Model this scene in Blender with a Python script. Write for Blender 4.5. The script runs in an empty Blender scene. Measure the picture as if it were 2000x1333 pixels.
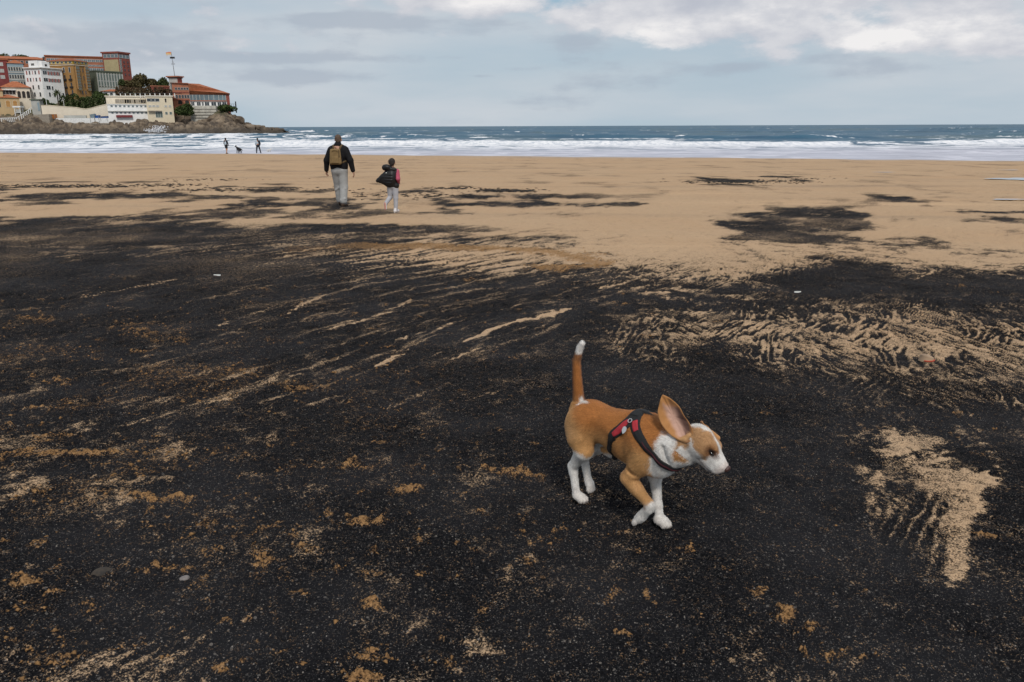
import bpy, math, random
import numpy as np
from mathutils import Vector, Matrix

random.seed(7)
np.random.seed(7)
scene = bpy.context.scene
COL = scene.collection
R_ = math.radians

# ------------------------------------------------------------------ camera
FPX = 1555.6                 # 28 mm on full frame, in pixels of the 2000 px wide photograph
CAM_H = 1.62
PITCH = math.atan(419.7 / FPX)
ROLL = R_(-0.217)
cam_data = bpy.data.cameras.new('camera')
cam_data.sensor_width = 36.0
cam_data.lens = FPX * 36.0 / 2000.0
cam_data.clip_start = 0.05
cam_data.clip_end = 120000.0
cam = bpy.data.objects.new('camera', cam_data)
COL.objects.link(cam)
cam.matrix_world = Matrix.Translation((0, 0, CAM_H)) @ Matrix.Rotation(math.pi / 2 - PITCH, 4, 'X') @ Matrix.Rotation(ROLL, 4, 'Z')
scene.camera = cam
CR = np.array(cam.matrix_world.to_3x3())
CC = np.array([0, 0, CAM_H])


def ray(px, py):
    return CR @ np.array([(px - 1000) / FPX, -(py - 666.5) / FPX, -1.0])


def project(X, Y, Z):
    q = np.stack([X, Y, Z - CAM_H], -1) @ CR
    return 1000 + FPX * q[..., 0] / -q[..., 2], 666.5 - FPX * q[..., 1] / -q[..., 2]


def at(px, py, D):
    d = ray(px, py)
    return CC + d * (D / d[1])


# ------------------------------------------------------------------ exposure, sky and sun
scene.view_settings.view_transform = 'Standard'
scene.view_settings.look = 'None'
scene.view_settings.exposure = 0.25
scene.view_settings.gamma = 1.0
scene.view_settings.use_curve_mapping = False
scene.render.engine = 'CYCLES'
scene.cycles.max_bounces = 6

SUN_EL, SUN_AZ = R_(48), R_(168)          # azimuth clockwise from +Y: behind and a little to the right of the camera


class NT:
    """small helper for node trees"""

    def __init__(self, tree):
        self.t = tree
        self.n = tree.nodes
        self.l = tree.links

    def new(self, typ, **kw):
        nd = self.n.new(typ)
        for k, v in kw.items():
            setattr(nd, k, v)
        return nd

    def put(self, sock, v):
        if v is None:
            return
        if hasattr(v, 'is_output'):
            self.l.new(v, sock)
        elif isinstance(v, (tuple, list)) and len(v) == 3 and sock.type == 'RGBA':
            sock.default_value = (*v, 1)
        else:
            sock.default_value = v

    def m(self, op, a, b=None, c=None, clamp=False):
        nd = self.new('ShaderNodeMath', operation=op, use_clamp=clamp)
        for i, v in enumerate((a, b, c)):
            self.put(nd.inputs[i], v)
        return nd.outputs[0]

    def mix(self, f, a, b, blend='MIX'):
        nd = self.new('ShaderNodeMix', data_type='RGBA', blend_type=blend)
        self.put(nd.inputs[0], f)
        self.put(nd.inputs[6], a)
        self.put(nd.inputs[7], b)
        return nd.outputs[2]

    def noise(self, vec, scale, detail=4, rough=0.5, dist=0.0, dim='3D'):
        nd = self.new('ShaderNodeTexNoise', noise_dimensions=dim)
        self.put(nd.inputs['Vector'], vec)
        nd.inputs['Scale'].default_value = scale
        nd.inputs['Detail'].default_value = detail
        nd.inputs['Roughness'].default_value = rough
        nd.inputs['Distortion'].default_value = dist
        return nd.outputs[0]

    def ss(self, v, lo, hi, a=0.0, b=1.0):
        nd = self.new('ShaderNodeMapRange', interpolation_type='SMOOTHSTEP')
        self.put(nd.inputs[0], v)
        nd.inputs[1].default_value = lo
        nd.inputs[2].default_value = hi
        nd.inputs[3].default_value = a
        nd.inputs[4].default_value = b
        return nd.outputs[0]

    def comb(self, x, y, z):
        nd = self.new('ShaderNodeCombineXYZ')
        for i, v in enumerate((x, y, z)):
            self.put(nd.inputs[i], v)
        return nd.outputs[0]


world = bpy.data.worlds.new('World')
scene.world = world
world.use_nodes = True
w = NT(world.node_tree)
w.n.clear()
sky = w.new('ShaderNodeTexSky', sky_type='NISHITA', sun_disc=False)
sky.sun_elevation = SUN_EL
sky.sun_rotation = SUN_AZ
sky.air_density = 1.0
sky.dust_density = 1.5
tc = w.new('ShaderNodeTexCoord')
sep = w.new('ShaderNodeSeparateXYZ')
w.l.new(tc.outputs['Generated'], sep.inputs[0])
DX, DY, DZ = sep.outputs
AZ = w.m('ARCTAN2', DX, DY)
EL = w.m('ARCSINE', DZ)


def sky_ae(px, py):
    d = ray(px, py)
    d = d / np.linalg.norm(d)
    return math.atan2(d[0], d[1]), math.asin(d[2])


def sky_blobs(lst):
    tot = None
    for (px, py, rx, ry, a) in lst:
        ca, ce = sky_ae(px, py)
        dx = w.m('MULTIPLY', w.m('SUBTRACT', AZ, ca), FPX / rx)
        dy = w.m('MULTIPLY', w.m('SUBTRACT', EL, ce), FPX / ry)
        r2 = w.m('ADD', w.m('MULTIPLY', dx, dx), w.m('MULTIPLY', dy, dy))
        g = w.m('MULTIPLY', w.m('EXPONENT', w.m('MULTIPLY', r2, -1.0)), a)
        tot = g if tot is None else w.m('ADD', tot, g)
    return tot


# wobble of the cloud outlines
PV = w.comb(w.m('MULTIPLY', AZ, 1.0), w.m('MULTIPLY', EL, 2.3), 0.37)
PV_UP = w.comb(w.m('MULTIPLY', AZ, 1.0), w.m('MULTIPLY', w.m('ADD', EL, 0.011), 2.3), 0.37)
PS = w.comb(AZ, w.m('MULTIPLY', EL, 5.0), 3.1)
n_big = w.noise(PV, 7.0, 7, 0.55)
n_up = w.noise(PV_UP, 7.0, 7, 0.55)
n_str = w.noise(PS, 4.5, 6, 0.55)
n_fine = w.noise(PV, 26.0, 6, 0.6)
# thin high veil in front of the blue
n_veil = w.noise(PS, 2.2, 5, 0.5)
veil_hi = w.ss(EL, 0.02, 0.13)
veil_col = w.mix(veil_hi, (0.435, 0.530, 0.605), (0.43, 0.525, 0.61))
veil_col = w.mix(w.ss(n_veil, 0.35, 0.68), veil_col, (0.575, 0.615, 0.66))
blue = w.mix(0.75, w.mix(1.0, sky.outputs[0], (0.095, 0.095, 0.095), 'MULTIPLY'), (0.25, 0.45, 0.59))
blue_mask = w.m('ADD', sky_blobs([(1090, 2, 60, 22, 0.8), (1435, -6, 55, 22, 0.9), (1120, 120, 260, 60, .2)]), w.ss(w.noise(PV, 3.1, 4, 0.5), 0.58, 0.8, 0, 0.4), clamp=True)
base = w.mix(blue_mask, veil_col, blue)
# grey stratus streaks
grey_bl = sky_blobs([(560, 112, 180, 11, .34), (600, 150, 150, 12, .32), (700, 36, 110, 12, .34), (300, 85, 160, 30, .24), (900, 60, 160, 22, .18),
                     (180, 60, 220, 36, .10), (1440, 132, 60, 8, .22), (1030, 135, 40, 6, .2), (1130, 80, 90, 20, .2), (940, 149, 40, 5, .25)])
grey = w.ss(w.m('ADD', w.m('ADD', n_str, w.m('MULTIPLY', w.m('SUBTRACT', n_fine, 0.5), 0.30)), grey_bl), 0.56, 0.76)
base = w.mix(w.m('MULTIPLY', grey, 0.62), base, (0.375, 0.43, 0.51))
# white puffs
puff_bl = sky_blobs([(1270, 62, 100, 28, .32), (1170, 32, 70, 20, .24), (1330, 95, 90, 22, .18), (1480, 45, 120, 40, .26), (1620, 8, 150, 24, .24), (1710, 78, 80, 22, .34), (1880, 52, 130, 38, .34),
                     (1580, 60, 90, 26, .14), (940, 6, 150, 22, .36), (1370, 10, 130, 24, .22), (2030, 90, 130, 26, .28), (330, 60, 80, 24, .07), (350, 145, 60, 16, .09), (420, 20, 160, 20, .05)])
gen = w.ss(EL, 0.15, 0.3, 0.0, 0.17)
dens_raw = w.m('ADD', w.m('ADD', n_big, w.m('MULTIPLY', w.m('SUBTRACT', n_fine, 0.5), 0.20)), w.m('ADD', puff_bl, gen))
dens_raw = w.m('SUBTRACT', dens_raw, w.ss(EL, 0.075, 0.03, 0.0, 0.2))
dens = w.ss(dens_raw, 0.60, 0.74)
thick = w.ss(w.m('ADD', w.m('SUBTRACT', n_big, n_up), w.m('MULTIPLY', w.m('SUBTRACT', n_fine, 0.5), 0.18)), -0.12, 0.15)
puff_hi = sky_blobs([(1275, 62, 90, 26, .5), (1710, 75, 75, 24, .6), (1890, 55, 120, 30, .45), (1470, 35, 70, 26, .3), (1620, 15, 90, 22, .3), (1160, 30, 60, 20, .2), (950, 6, 110, 16, .4), (1330, 100, 60, 16, .2)])
cloud_col = w.mix(w.m('ADD', w.m('MULTIPLY', thick, 0.42), w.m('MULTIPLY', w.m('MULTIPLY', puff_hi, 1.5), w.ss(n_fine, 0.30, 0.66, 0.65, 1.35)), clamp=True), (0.475, 0.50, 0.57), (0.88, 0.86, 0.855))
base = w.mix(w.m('MULTIPLY', dens, 0.94), base, cloud_col)
# below the horizon the dome only repeats the horizon tone
bg = w.new('ShaderNodeBackground')
w.l.new(w.mix(1.0, base, (10, 10, 10), 'MULTIPLY'), bg.inputs[0])
bg.inputs[1].default_value = 0.086
wo = w.new('ShaderNodeOutputWorld')
w.l.new(bg.outputs[0], wo.inputs[0])

sun_data = bpy.data.lights.new('sun', 'SUN')
sun_data.energy = 2.0
sun_data.angle = R_(10)
sun_data.color = (1.0, 0.95, 0.88)
sun = bpy.data.objects.new('sun', sun_data)
COL.objects.link(sun)
sdir = Vector((math.sin(SUN_AZ) * math.cos(SUN_EL), math.cos(SUN_AZ) * math.cos(SUN_EL), math.sin(SUN_EL)))
sun.rotation_euler = sdir.to_track_quat('Z', 'Y').to_euler()

# ------------------------------------------------------------------ general helpers


def tag(o, label=None, cat=None, group=None, kind=None):
    if label:
        o['label'] = label
    if cat:
        o['category'] = cat
    if group:
        o['group'] = group
    if kind:
        o['kind'] = kind
    return o


def empty(name, loc=(0, 0, 0), rz=0.0, **kw):
    o = bpy.data.objects.new(name, None)
    COL.objects.link(o)
    o.location = [float(v) for v in loc]
    o.rotation_euler = (0, 0, rz)
    o.empty_display_size = 0.2
    return tag(o, **kw)


def np_mesh(name, V, F, smooth=False):
    """mesh from numpy vertices and an (n,4) or (n,3) face array"""
    me = bpy.data.meshes.new(name)
    V = np.ascontiguousarray(V, dtype=np.float32)
    F = np.ascontiguousarray(F, dtype=np.int32)
    k = F.shape[1]
    me.vertices.add(len(V))
    me.vertices.foreach_set('co', V.ravel())
    me.loops.add(F.size)
    me.loops.foreach_set('vertex_index', F.ravel())
    me.polygons.add(len(F))
    me.polygons.foreach_set('loop_start', np.arange(0, F.size, k, dtype=np.int32))
    me.polygons.foreach_set('loop_total', np.full(len(F), k, dtype=np.int32))
    if smooth:
        me.polygons.foreach_set('use_smooth', np.ones(len(F), dtype=bool))
    me.update(calc_edges=True)
    return me


def attr(me, name, vals):
    a = me.attributes.new(name, 'FLOAT', 'POINT')
    a.data.foreach_set('value', np.ascontiguousarray(vals, dtype=np.float32))


def attr_col(me, name, rgb):
    a = me.attributes.new(name, 'FLOAT_COLOR', 'POINT')
    c = np.ones((len(rgb), 4), dtype=np.float32)
    c[:, :3] = rgb
    a.data.foreach_set('color', c.ravel())


def link(name, me, m=None, parent=None, loc=None, **kw):
    o = bpy.data.objects.new(name, me)
    COL.objects.link(o)
    if m is not None and len(me.materials) == 0:
        me.materials.append(m)
    if parent is not None:
        o.parent = parent
    if loc is not None:
        o.location = [float(v) for v in loc]
    return tag(o, **kw)


class MB:
    """collects boxes, prisms and tubes and links them as one mesh object"""

    def __init__(self):
        self.v = []
        self.f = []

    def box(self, x0, x1, y0, y1, z0, z1):
        b = len(self.v)
        self.v += [(x0, y0, z0), (x1, y0, z0), (x1, y1, z0), (x0, y1, z0), (x0, y0, z1), (x1, y0, z1), (x1, y1, z1), (x0, y1, z1)]
        self.f += [tuple(b + i for i in q) for q in ((0, 3, 2, 1), (4, 5, 6, 7), (0, 1, 5, 4), (1, 2, 6, 5), (2, 3, 7, 6), (3, 0, 4, 7))]
        return self

    def poly(self, pts, f):
        b = len(self.v)
        self.v += [tuple(p) for p in pts]
        self.f += [tuple(b + i for i in q) for q in f]
        return self

    def hip(self, x0, x1, y0, y1, z0, h, inset=0.5):
        """hipped roof over a rectangle"""
        w_, d_ = x1 - x0, y1 - y0
        i = min(w_, d_) * inset
        if w_ >= d_:
            r = [(x0 + i, (y0 + y1) / 2, z0 + h), (x1 - i, (y0 + y1) / 2, z0 + h)]
            fs = [(0, 1, 5, 4), (2, 3, 4, 5), (1, 2, 5), (3, 0, 4), (3, 2, 1, 0)]
        else:
            r = [((x0 + x1) / 2, y0 + i, z0 + h), ((x0 + x1) / 2, y1 - i, z0 + h)]
            fs = [(0, 1, 4), (1, 2, 5, 4), (2, 3, 5), (3, 0, 4, 5), (3, 2, 1, 0)]
        return self.poly([(x0, y0, z0), (x1, y0, z0), (x1, y1, z0), (x0, y1, z0)] + r, fs)

    def tube(self, p, q, r0, r1=None, n=8):
        r1 = r0 if r1 is None else r1
        p, q = Vector(p), Vector(q)
        d = (q - p).normalized()
        a = d.orthogonal().normalized()
        c = d.cross(a)
        b = len(self.v)
        for (o, r) in ((p, r0), (q, r1)):
            for i in range(n):
                t = 2 * math.pi * i / n
                self.v.append(tuple(o + a * (r * math.cos(t)) + c * (r * math.sin(t))))
        self.f += [(b + i, b + (i + 1) % n, b + n + (i + 1) % n, b + n + i) for i in range(n)]
        self.f += [tuple(b + n - 1 - i for i in range(n)), tuple(b + n + i for i in range(n))]
        return self

    def mesh(self, name):
        me = bpy.data.meshes.new(name)
        me.from_pydata(self.v, [], self.f)
        me.update()
        return me

    def build(self, name, m, parent=None, **kw):
        return link(name, self.mesh(name), m, parent, **kw)


# ------------------------------------------------------------------ noise in numpy


def _hash(ix, iy, iz, seed):
    h = (ix.astype(np.uint32) * np.uint32(374761393)) ^ (iy.astype(np.uint32) * np.uint32(668265263)) ^ (iz.astype(np.uint32) * np.uint32(2147483647 - 58)) ^ np.uint32((seed * 974711 + 1013) & 0xffffffff)
    h = (h ^ (h >> np.uint32(13))) * np.uint32(1274126177)
    h = h ^ (h >> np.uint32(16))
    h = h * np.uint32(2246822519)
    return h ^ (h >> np.uint32(15))


def pn(x, y, seed=0):
    """2-D gradient noise, about -0.7..0.7"""
    x = np.asarray(x, dtype=np.float32)
    y = np.asarray(y, dtype=np.float32)
    ix = np.floor(x)
    iy = np.floor(y)
    fx = x - ix
    fy = y - iy
    ix = ix.astype(np.int64)
    iy = iy.astype(np.int64)
    u = fx * fx * fx * (fx * (fx * 6 - 15) + 10)
    v = fy * fy * fy * (fy * (fy * 6 - 15) + 10)
    z0 = np.zeros_like(ix)

    def g(a, b):
        h = _hash(ix + a, iy + b, z0, seed).astype(np.float32) * np.float32(2 * math.pi / 4294967296.0)
        return np.cos(h) * (fx - a) + np.sin(h) * (fy - b)
    n0 = g(0, 0) * (1 - u) + g(1, 0) * u
    n1 = g(0, 1) * (1 - u) + g(1, 1) * u
    return n0 * (1 - v) + n1 * v


def fbm(x, y, oct=4, seed=0, gain=0.5, lac=2.03):
    s = 0
    a = 1.0
    for i in range(oct):
        s = s + a * pn(x, y, seed + i * 17)
        a *= gain
        x = x * lac + 13.7
        y = y * lac + 7.3
    return s


def pn3(x, y, z, seed=0):
    """3-D value noise 0..1 (for small meshes)"""
    ix, iy, iz = np.floor(x), np.floor(y), np.floor(z)
    fx, fy, fz = x - ix, y - iy, z - iz
    ix, iy, iz = ix.astype(np.int64), iy.astype(np.int64), iz.astype(np.int64)
    u, v, t = (f * f * (3 - 2 * f) for f in (fx, fy, fz))

    def c(a, b, d):
        return _hash(ix + a, iy + b, iz + d, seed).astype(np.float64) / 4294967296.0
    return ((c(0, 0, 0) * (1 - u) + c(1, 0, 0) * u) * (1 - v) + (c(0, 1, 0) * (1 - u) + c(1, 1, 0) * u) * v) * (1 - t) + \
           ((c(0, 0, 1) * (1 - u) + c(1, 0, 1) * u) * (1 - v) + (c(0, 1, 1) * (1 - u) + c(1, 1, 1) * u) * v) * t


def sstep(lo, hi, x):
    t = np.clip((x - lo) / (hi - lo), 0, 1)
    return t * t * (3 - 2 * t)


def unif(n):
    """noise to a roughly uniform 0..1 value"""
    z = (n - n.mean()) / (n.std() + 1e-9)
    return 1 / (1 + np.exp(-1.7 * z))


# ------------------------------------------------------------------ materials


def material(name, col, rough=0.7, var=0.12, scale=3.0, bump=0.0, bscale=40.0, metal=0.0, spec=0.4, col2=None, sheen=0.0):
    m = bpy.data.materials.new(name)
    m.use_nodes = True
    t = NT(m.node_tree)
    p = t.n['Principled BSDF']
    tc_ = t.new('ShaderNodeTexCoord')
    n = t.noise(tc_.outputs['Object'], scale, 5, 0.6)
    c2 = col2 if col2 else tuple(c * (1 - 2.2 * var) for c in col)
    t.l.new(t.mix(t.ss(n, 0.3, 0.7), c2, col), p.inputs['Base Color'])
    p.inputs['Roughness'].default_value = rough
    p.inputs['Metallic'].default_value = metal
    p.inputs['Specular IOR Level'].default_value = spec
    if sheen:
        p.inputs['Sheen Weight'].default_value = sheen
    if bump:
        b = t.new('ShaderNodeBump')
        b.inputs['Strength'].default_value = bump
        b.inputs['Distance'].default_value = 0.01
        t.l.new(t.noise(tc_.outputs['Object'], bscale, 4, 0.6), b.inputs['Height'])
        t.l.new(b.outputs[0], p.inputs['Normal'])
    return m

# ------------------------------------------------------------------ beach: black coal sand over tan sand
SH_N = np.array([0.339, 0.941])      # horizontal direction that runs straight down to the sea
SLOPE = 0.0163
SEA_Z = -1.12


def beach_z(x, y):
    t = (SH_N[0] * x + SH_N[1] * y - 4.0) / 0.8
    return -SLOPE * 0.8 * np.where(t > 30, t, np.log1p(np.exp(np.minimum(t, 30))))


# share of tan sand (0..9) along rows of ground; each row runs from the left of the beach to its right
ROWS = {
    285: [(0, 9)], 320: [(0, 9)], 340: [(0, 8.6), (500, 9), (900, 8.7), (1300, 9), (2000, 9)],
    352: [(0, 9), (1300, 9), (1370, 4), (1450, 3), (1540, 4), (1600, 9), (2000, 9)],
    364: [(0, 4.5), (150, 4), (280, 4), (340, 7), (480, 6.5), (600, 8), (1330, 9), (1400, 7.5), (1560, 9), (2000, 9)],
    375: [(0, 7), (200, 6), (400, 7), (600, 7), (700, 8), (860, 6), (940, 3.5), (1040, 5), (1120, 8.5), (2000, 9)],
    386: [(0, 6), (100, 5), (300, 6), (420, 5), (560, 4), (640, 3), (720, 5), (790, 3), (880, 4), (1000, 3), (1100, 6), (1200, 9), (1680, 9), (1740, 4), (1840, 6), (2000, 8)],
    399: [(0, 8), (150, 7), (300, 7), (400, 4.5), (500, 3.5), (620, 3), (690, 4.5), (730, 7), (780, 2), (880, 1.5), (940, 3), (990, 1), (1080, 2), (1150, 3), (1230, 2.5), (1300, 8), (1600, 9), (1750, 8), (2000, 8)],
    412: [(0, 8), (150, 8), (300, 8), (420, 7), (600, 7), (760, 7), (900, 6), (980, 8), (1200, 8), (1290, 8.5), (1500, 8), (1570, 4), (1640, 3), (1690, 8), (1730, 6), (1850, 4), (1920, 3), (2000, 5)],
    424: [(0, 5), (60, 3), (200, 4), (320, 6), (450, 6), (600, 7), (760, 6.5), (950, 7), (1200, 9), (1350, 8), (1420, 3), (1520, 2.5), (1600, 1.5), (1670, 2), (1720, 8), (1790, 6), (1860, 5), (1960, 3), (2000, 6)],
    438: [(0, 1), (150, .6), (280, 1.5), (420, 2.5), (560, 3.5), (650, 5), (780, 5.5), (950, 7), (1150, 9), (1350, 9), (1410, 3), (1480, 1), (1580, 2.4), (1660, 4), (1720, 8), (1830, 6.5), (1950, 7.5), (2000, 8)],
    453: [(0, .5), (200, .5), (400, 1), (600, 1.2), (720, 2.5), (850, 5), (950, 6.5), (1100, 8), (1300, 9), (1410, 6), (1470, 1), (1550, 3), (1640, 2.5), (1700, 8), (1850, 7), (2000, 8.5)],
    467: [(0, 1), (200, 1), (400, .7), (600, 1.5), (740, 3), (900, 4.5), (1050, 6), (1250, 8), (1380, 7), (1430, 2), (1520, 1), (1620, 1.6), (1680, 6), (1740, 2), (1800, 2), (1840, 6), (2000, 9)],
    482: [(0, 1.2), (150, 2), (300, 1.6), (500, 1.6), (620, 3), (720, 4.5), (900, 6), (1100, 7), (1300, 8), (1480, 8.2), (1700, 8), (1900, 7.4), (2000, 8)],
    500: [(0, .8), (150, 1.6), (300, 1), (450, 1.2), (600, 3), (700, 5), (850, 6), (1000, 6.5), (1150, 7), (1300, 7), (1500, 7), (1600, 7), (1700, 6), (1800, 7), (1880, 5), (2000, 6.5)],
    515: [(0, .6), (300, .8), (500, 1.8), (650, 1.6), (800, 3.6), (950, 4.5), (1080, 6.5), (1160, 7), (1300, 6.4), (1450, 7), (1560, 6), (1640, 3), (1700, 2.5), (1760, 5.5), (1860, 6), (1940, 5.4), (2000, 6)],
    532: [(0, .5), (300, .6), (500, .8), (700, 1.5), (850, 1.6), (1000, 3), (1100, 3.4), (1200, 4), (1320, 6), (1440, 7.5), (1490, 6), (1540, 1.5), (1600, 1), (1700, .6), (1790, 4.5), (1830, 2.5), (1900, 4), (2000, 4)],
    550: [(0, .5), (300, .9), (600, .8), (900, 1.3), (1100, 1.6), (1220, 3), (1340, 3), (1430, 4.5), (1470, 3), (1530, .5), (1700, .3), (2000, .6)],
    575: [(0, .6), (200, .9), (500, 1), (900, .8), (1100, 1), (1200, 1.8), (1310, 3.6), (1400, 2), (1500, 3.2), (1550, .8), (1700, .4), (1900, .5), (2000, .3)],
    598: [(0, .5), (250, .8), (600, 1), (900, 1), (1150, 1), (1280, 2), (1450, 2.2), (1580, 2.6), (1700, 3.4), (1800, 3), (1900, 1.8), (2000, 2)],
    622: [(0, .8), (250, 1), (600, 1.1), (900, 1), (1080, 1.5), (1200, 3), (1300, 4.5), (1400, 3.7), (1500, 4.5), (1600, 4), (1700, 5), (1800, 5.4), (1880, 3.4), (2000, 3.2)],
    655: [(0, .6), (250, 1.2), (600, 1), (800, 1.6), (1000, 1.6), (1150, 2), (1230, 4.5), (1320, 6.2), (1370, 4.5), (1430, 4.2), (1500, 5.8), (1600, 5.4), (1720, 6.6), (1830, 6.4), (1920, 4.5), (2000, 4.6)],
    690: [(0, .8), (300, 1.4), (600, 1.4), (900, 1), (1120, 1), (1200, 3), (1270, 4.2), (1350, 2.4), (1410, 1), (1470, 4), (1560, 5), (1680, 5.6), (1800, 6.8), (1900, 6), (2000, 6)],
    730: [(0, .9), (200, 1.4), (350, 2), (500, 2.2), (650, 1.8), (850, .8), (1100, .5), (1230, 1.4), (1320, 1.2), (1430, .6), (1540, 3), (1650, 4.6), (1760, 5.4), (1870, 5.8), (2000, 6.2)],
    770: [(0, 1), (200, 2), (400, 1.8), (600, 2.4), (760, 1.2), (900, .9), (1050, .3), (1400, .3), (1530, 1), (1640, 2.6), (1760, 4), (1860, 4.6), (1940, 4.2), (2000, 5)],
    810: [(0, .9), (250, 1.6), (450, 1.2), (700, .8), (1000, .2), (1480, .3), (1600, .8), (1720, 1.8), (1820, 2.6), (1920, 2), (2000, 2.4)],
    850: [(0, 1.6), (250, 1.6), (500, .9), (800, .4), (1400, .2), (1640, .3), (1710, 2), (1790, 1.4), (1870, 1.2), (1950, .4), (2000, .5)],
    880: [(0, 1.8), (250, 1.8), (500, .9), (800, .4), (1400, .2), (1660, .4), (1700, 4.4), (1740, 5.4), (1775, 3), (1830, 5), (1870, 3.4), (1920, 1.6), (1960, .3)],
    915: [(0, 1.2), (250, 1.2), (500, .9), (800, .4), (1400, .2), (1650, .3), (1695, 5), (1750, 7), (1830, 7.4), (1890, 7.2), (1925, 5), (1955, .3)],
    950: [(0, 1.5), (300, 1.5), (500, .9), (900, .4), (1400, .2), (1670, .3), (1705, 5.4), (1780, 6.6), (1850, 7), (1900, 7.4), (1935, 2), (1960, .2)],
    1000: [(0, 1.5), (300, .9), (600, .9), (900, .5), (1400, .2), (1670, .3), (1700, 5.8), (1780, 6), (1840, 6.6), (1890, 7), (1915, 1.6), (1940, .2)],
    1040: [(0, .8), (300, .7), (500, 1.3), (700, 1), (900, .5), (1400, .2), (1680, .2), (1710, 4.4), (1780, 5), (1830, 6.4), (1880, 5.6), (1900, 1), (1930, .2)],
    1085: [(0, .9), (300, .8), (480, 1.6), (700, .9), (900, .6), (1400, .2), (1750, .3), (1800, 2.6), (1835, 5.8), (1866, 5.6), (1885, .6), (1920, .2)],
    1130: [(0, 1.2), (300, 1), (500, 1.2), (700, .8), (1000, .4), (1400, .2), (1780, .3), (1815, 2), (1842, 5), (1862, 3.4), (1880, .3)],
    1165: [(0, 1.4), (300, 1.3), (500, 1.2), (700, .6), (1000, .3), (1780, .2), (1820, 1), (1846, 2), (1870, .2)],
    1200: [(0, 1.9), (200, 2), (400, 1.4), (520, 1.3), (700, .5), (1000, .3), (1900, .3)],
    1250: [(0, 2.6), (200, 3), (330, 2.8), (470, 1.6), (600, .6), (760, 1.4), (900, 1.3), (1000, .7), (1400, .3), (1900, .3)],
    1300: [(0, 3.2), (150, 3.4), (330, 3), (450, 2), (560, .8), (700, 1.6), (850, 1.8), (1000, 1), (1300, .5), (1900, .4)],
    1360: [(0, 4), (200, 3.6), (400, 2.4), (560, 1), (720, 2), (900, 1.4), (1200, .6), (1900, .4)],
}
RY = np.array(sorted(ROWS), dtype=np.float64)
CU = np.arange(-200, 2201, 20.0)
LAT = np.array([np.interp(CU, [p[0] for p in ROWS[int(r)]], [p[1] for p in ROWS[int(r)]]) for r in RY]) / 9.0

# patches of damp orange sand kicked up through the black (x, y, half width, half height, strength)
CLUMPS = [
    (120, 887, 190, 9, 1.0), (90, 862, 70, 8, .7), (320, 972, 75, 8, 1.0), (600, 757, 70, 11, .85), (440, 722, 90, 24, .5), (70, 622, 45, 12, .75), (270, 645, 70, 22, .6),
    (335, 662, 45, 12, .6), (285, 687, 35, 8, .8), (700, 905, 36, 8, .7), (1005, 920, 62, 11, .95), (792, 955, 42, 13, 1.0), (720, 1019, 48, 14, 1.15), (642, 1016, 26, 9, .8),
    (815, 1056, 34, 11, .7), (930, 1000, 28, 6, .6), (508, 1092, 26, 38, .85), (553, 1105, 34, 24, .65), (588, 1062, 18, 17, .9), (580, 1153, 20, 11, .9), (395, 1075, 26, 13, .8),
    (330, 1100, 34, 11, .8), (45, 1135, 55, 13, .95), (92, 1156, 32, 8, .9), (200, 1190, 45, 18, .55), (720, 1178, 34, 10, .95), (722, 1276, 46, 19, 1.15), (705, 1322, 48, 18, 1.2),
    (880, 1290, 60, 25, .5), (975, 1255, 40, 14, .5), (1030, 1092, 24, 9, .5), (1025, 1122, 26, 12, .5), (1345, 1075, 34, 9, .95), (1415, 1110, 16, 6, .7), (1535, 1206, 36, 13, 1.0),
    (1592, 1222, 32, 11, .7), (1627, 1281, 42, 17, 1.1), (1605, 1256, 9, 5, 1.0), (1690, 1290, 9, 6, 1.0), (1610, 1031, 38, 8, .55), (1930, 1046, 42, 8, .85), (1860, 811, 44, 6, .65),
    (1715, 836, 50, 8, .6), (1815, 1212, 44, 10, .4), (1212, 1236, 22, 8, .7), (430, 1306, 42, 28, .6), (100, 1290, 70, 25, .6), (240, 1260, 80, 40, .25), (1000, 490, 160, 5, .8),
    (760, 479, 150, 4, .6), (900, 486, 160, 5, .8), (1130, 500, 90, 6, .9), (1185, 512, 45, 6, .9), (1090, 526, 70, 8, .95), (912, 546, 28, 5, .7), (1315, 463, 28, 3, .5),
    (1620, 503, 65, 4, .6), (1500, 575, 60, 8, .4), (1205, 592, 20, 5, .6), (1160, 985, 28, 5, .5), (1120, 1033, 70, 9, .5), (1060, 1010, 80, 12, .4), (900, 880, 50, 6, .35),
    (500, 890, 60, 10, .5), (370, 780, 60, 14, .45), (120, 745, 60, 10, .55), (30, 1050, 50, 18, .55), (100, 960, 70, 16, .5), (60, 1015, 60, 12, .5), (880, 1120, 90, 30, .28),
    (1000, 1050, 110, 25, .3), (700, 1100, 120, 40, .25), (1840, 705, 14, 5, .5), (1400, 690, 50, 6, .5), (1260, 660, 40, 6, .5), (1500, 805, 40, 6, .35), (1450, 880, 40, 7, .25),
    (1950, 838, 30, 8, .45), (1560, 870, 26, 8, .4), (1700, 935, 30, 6, .5), (60, 800, 90, 5, .5), (20, 835, 40, 5, .6), (650, 800, 90, 12, .28), (1500, 1250, 60, 30, .15), (1950, 1290, 50, 14, .35),
    (1230, 1075, 40, 14, .25), (1830, 1050, 40, 8, .5), (1880, 560, 60, 4, .4), (1240, 1320, 60, 16, .4), (1000, 1000, 30, 5, .4), (200, 540, 60, 6, .35), (320, 475, 90, 4, .3), (520, 565, 50, 8, .5), (490, 590, 40, 6, .5),
]
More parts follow.
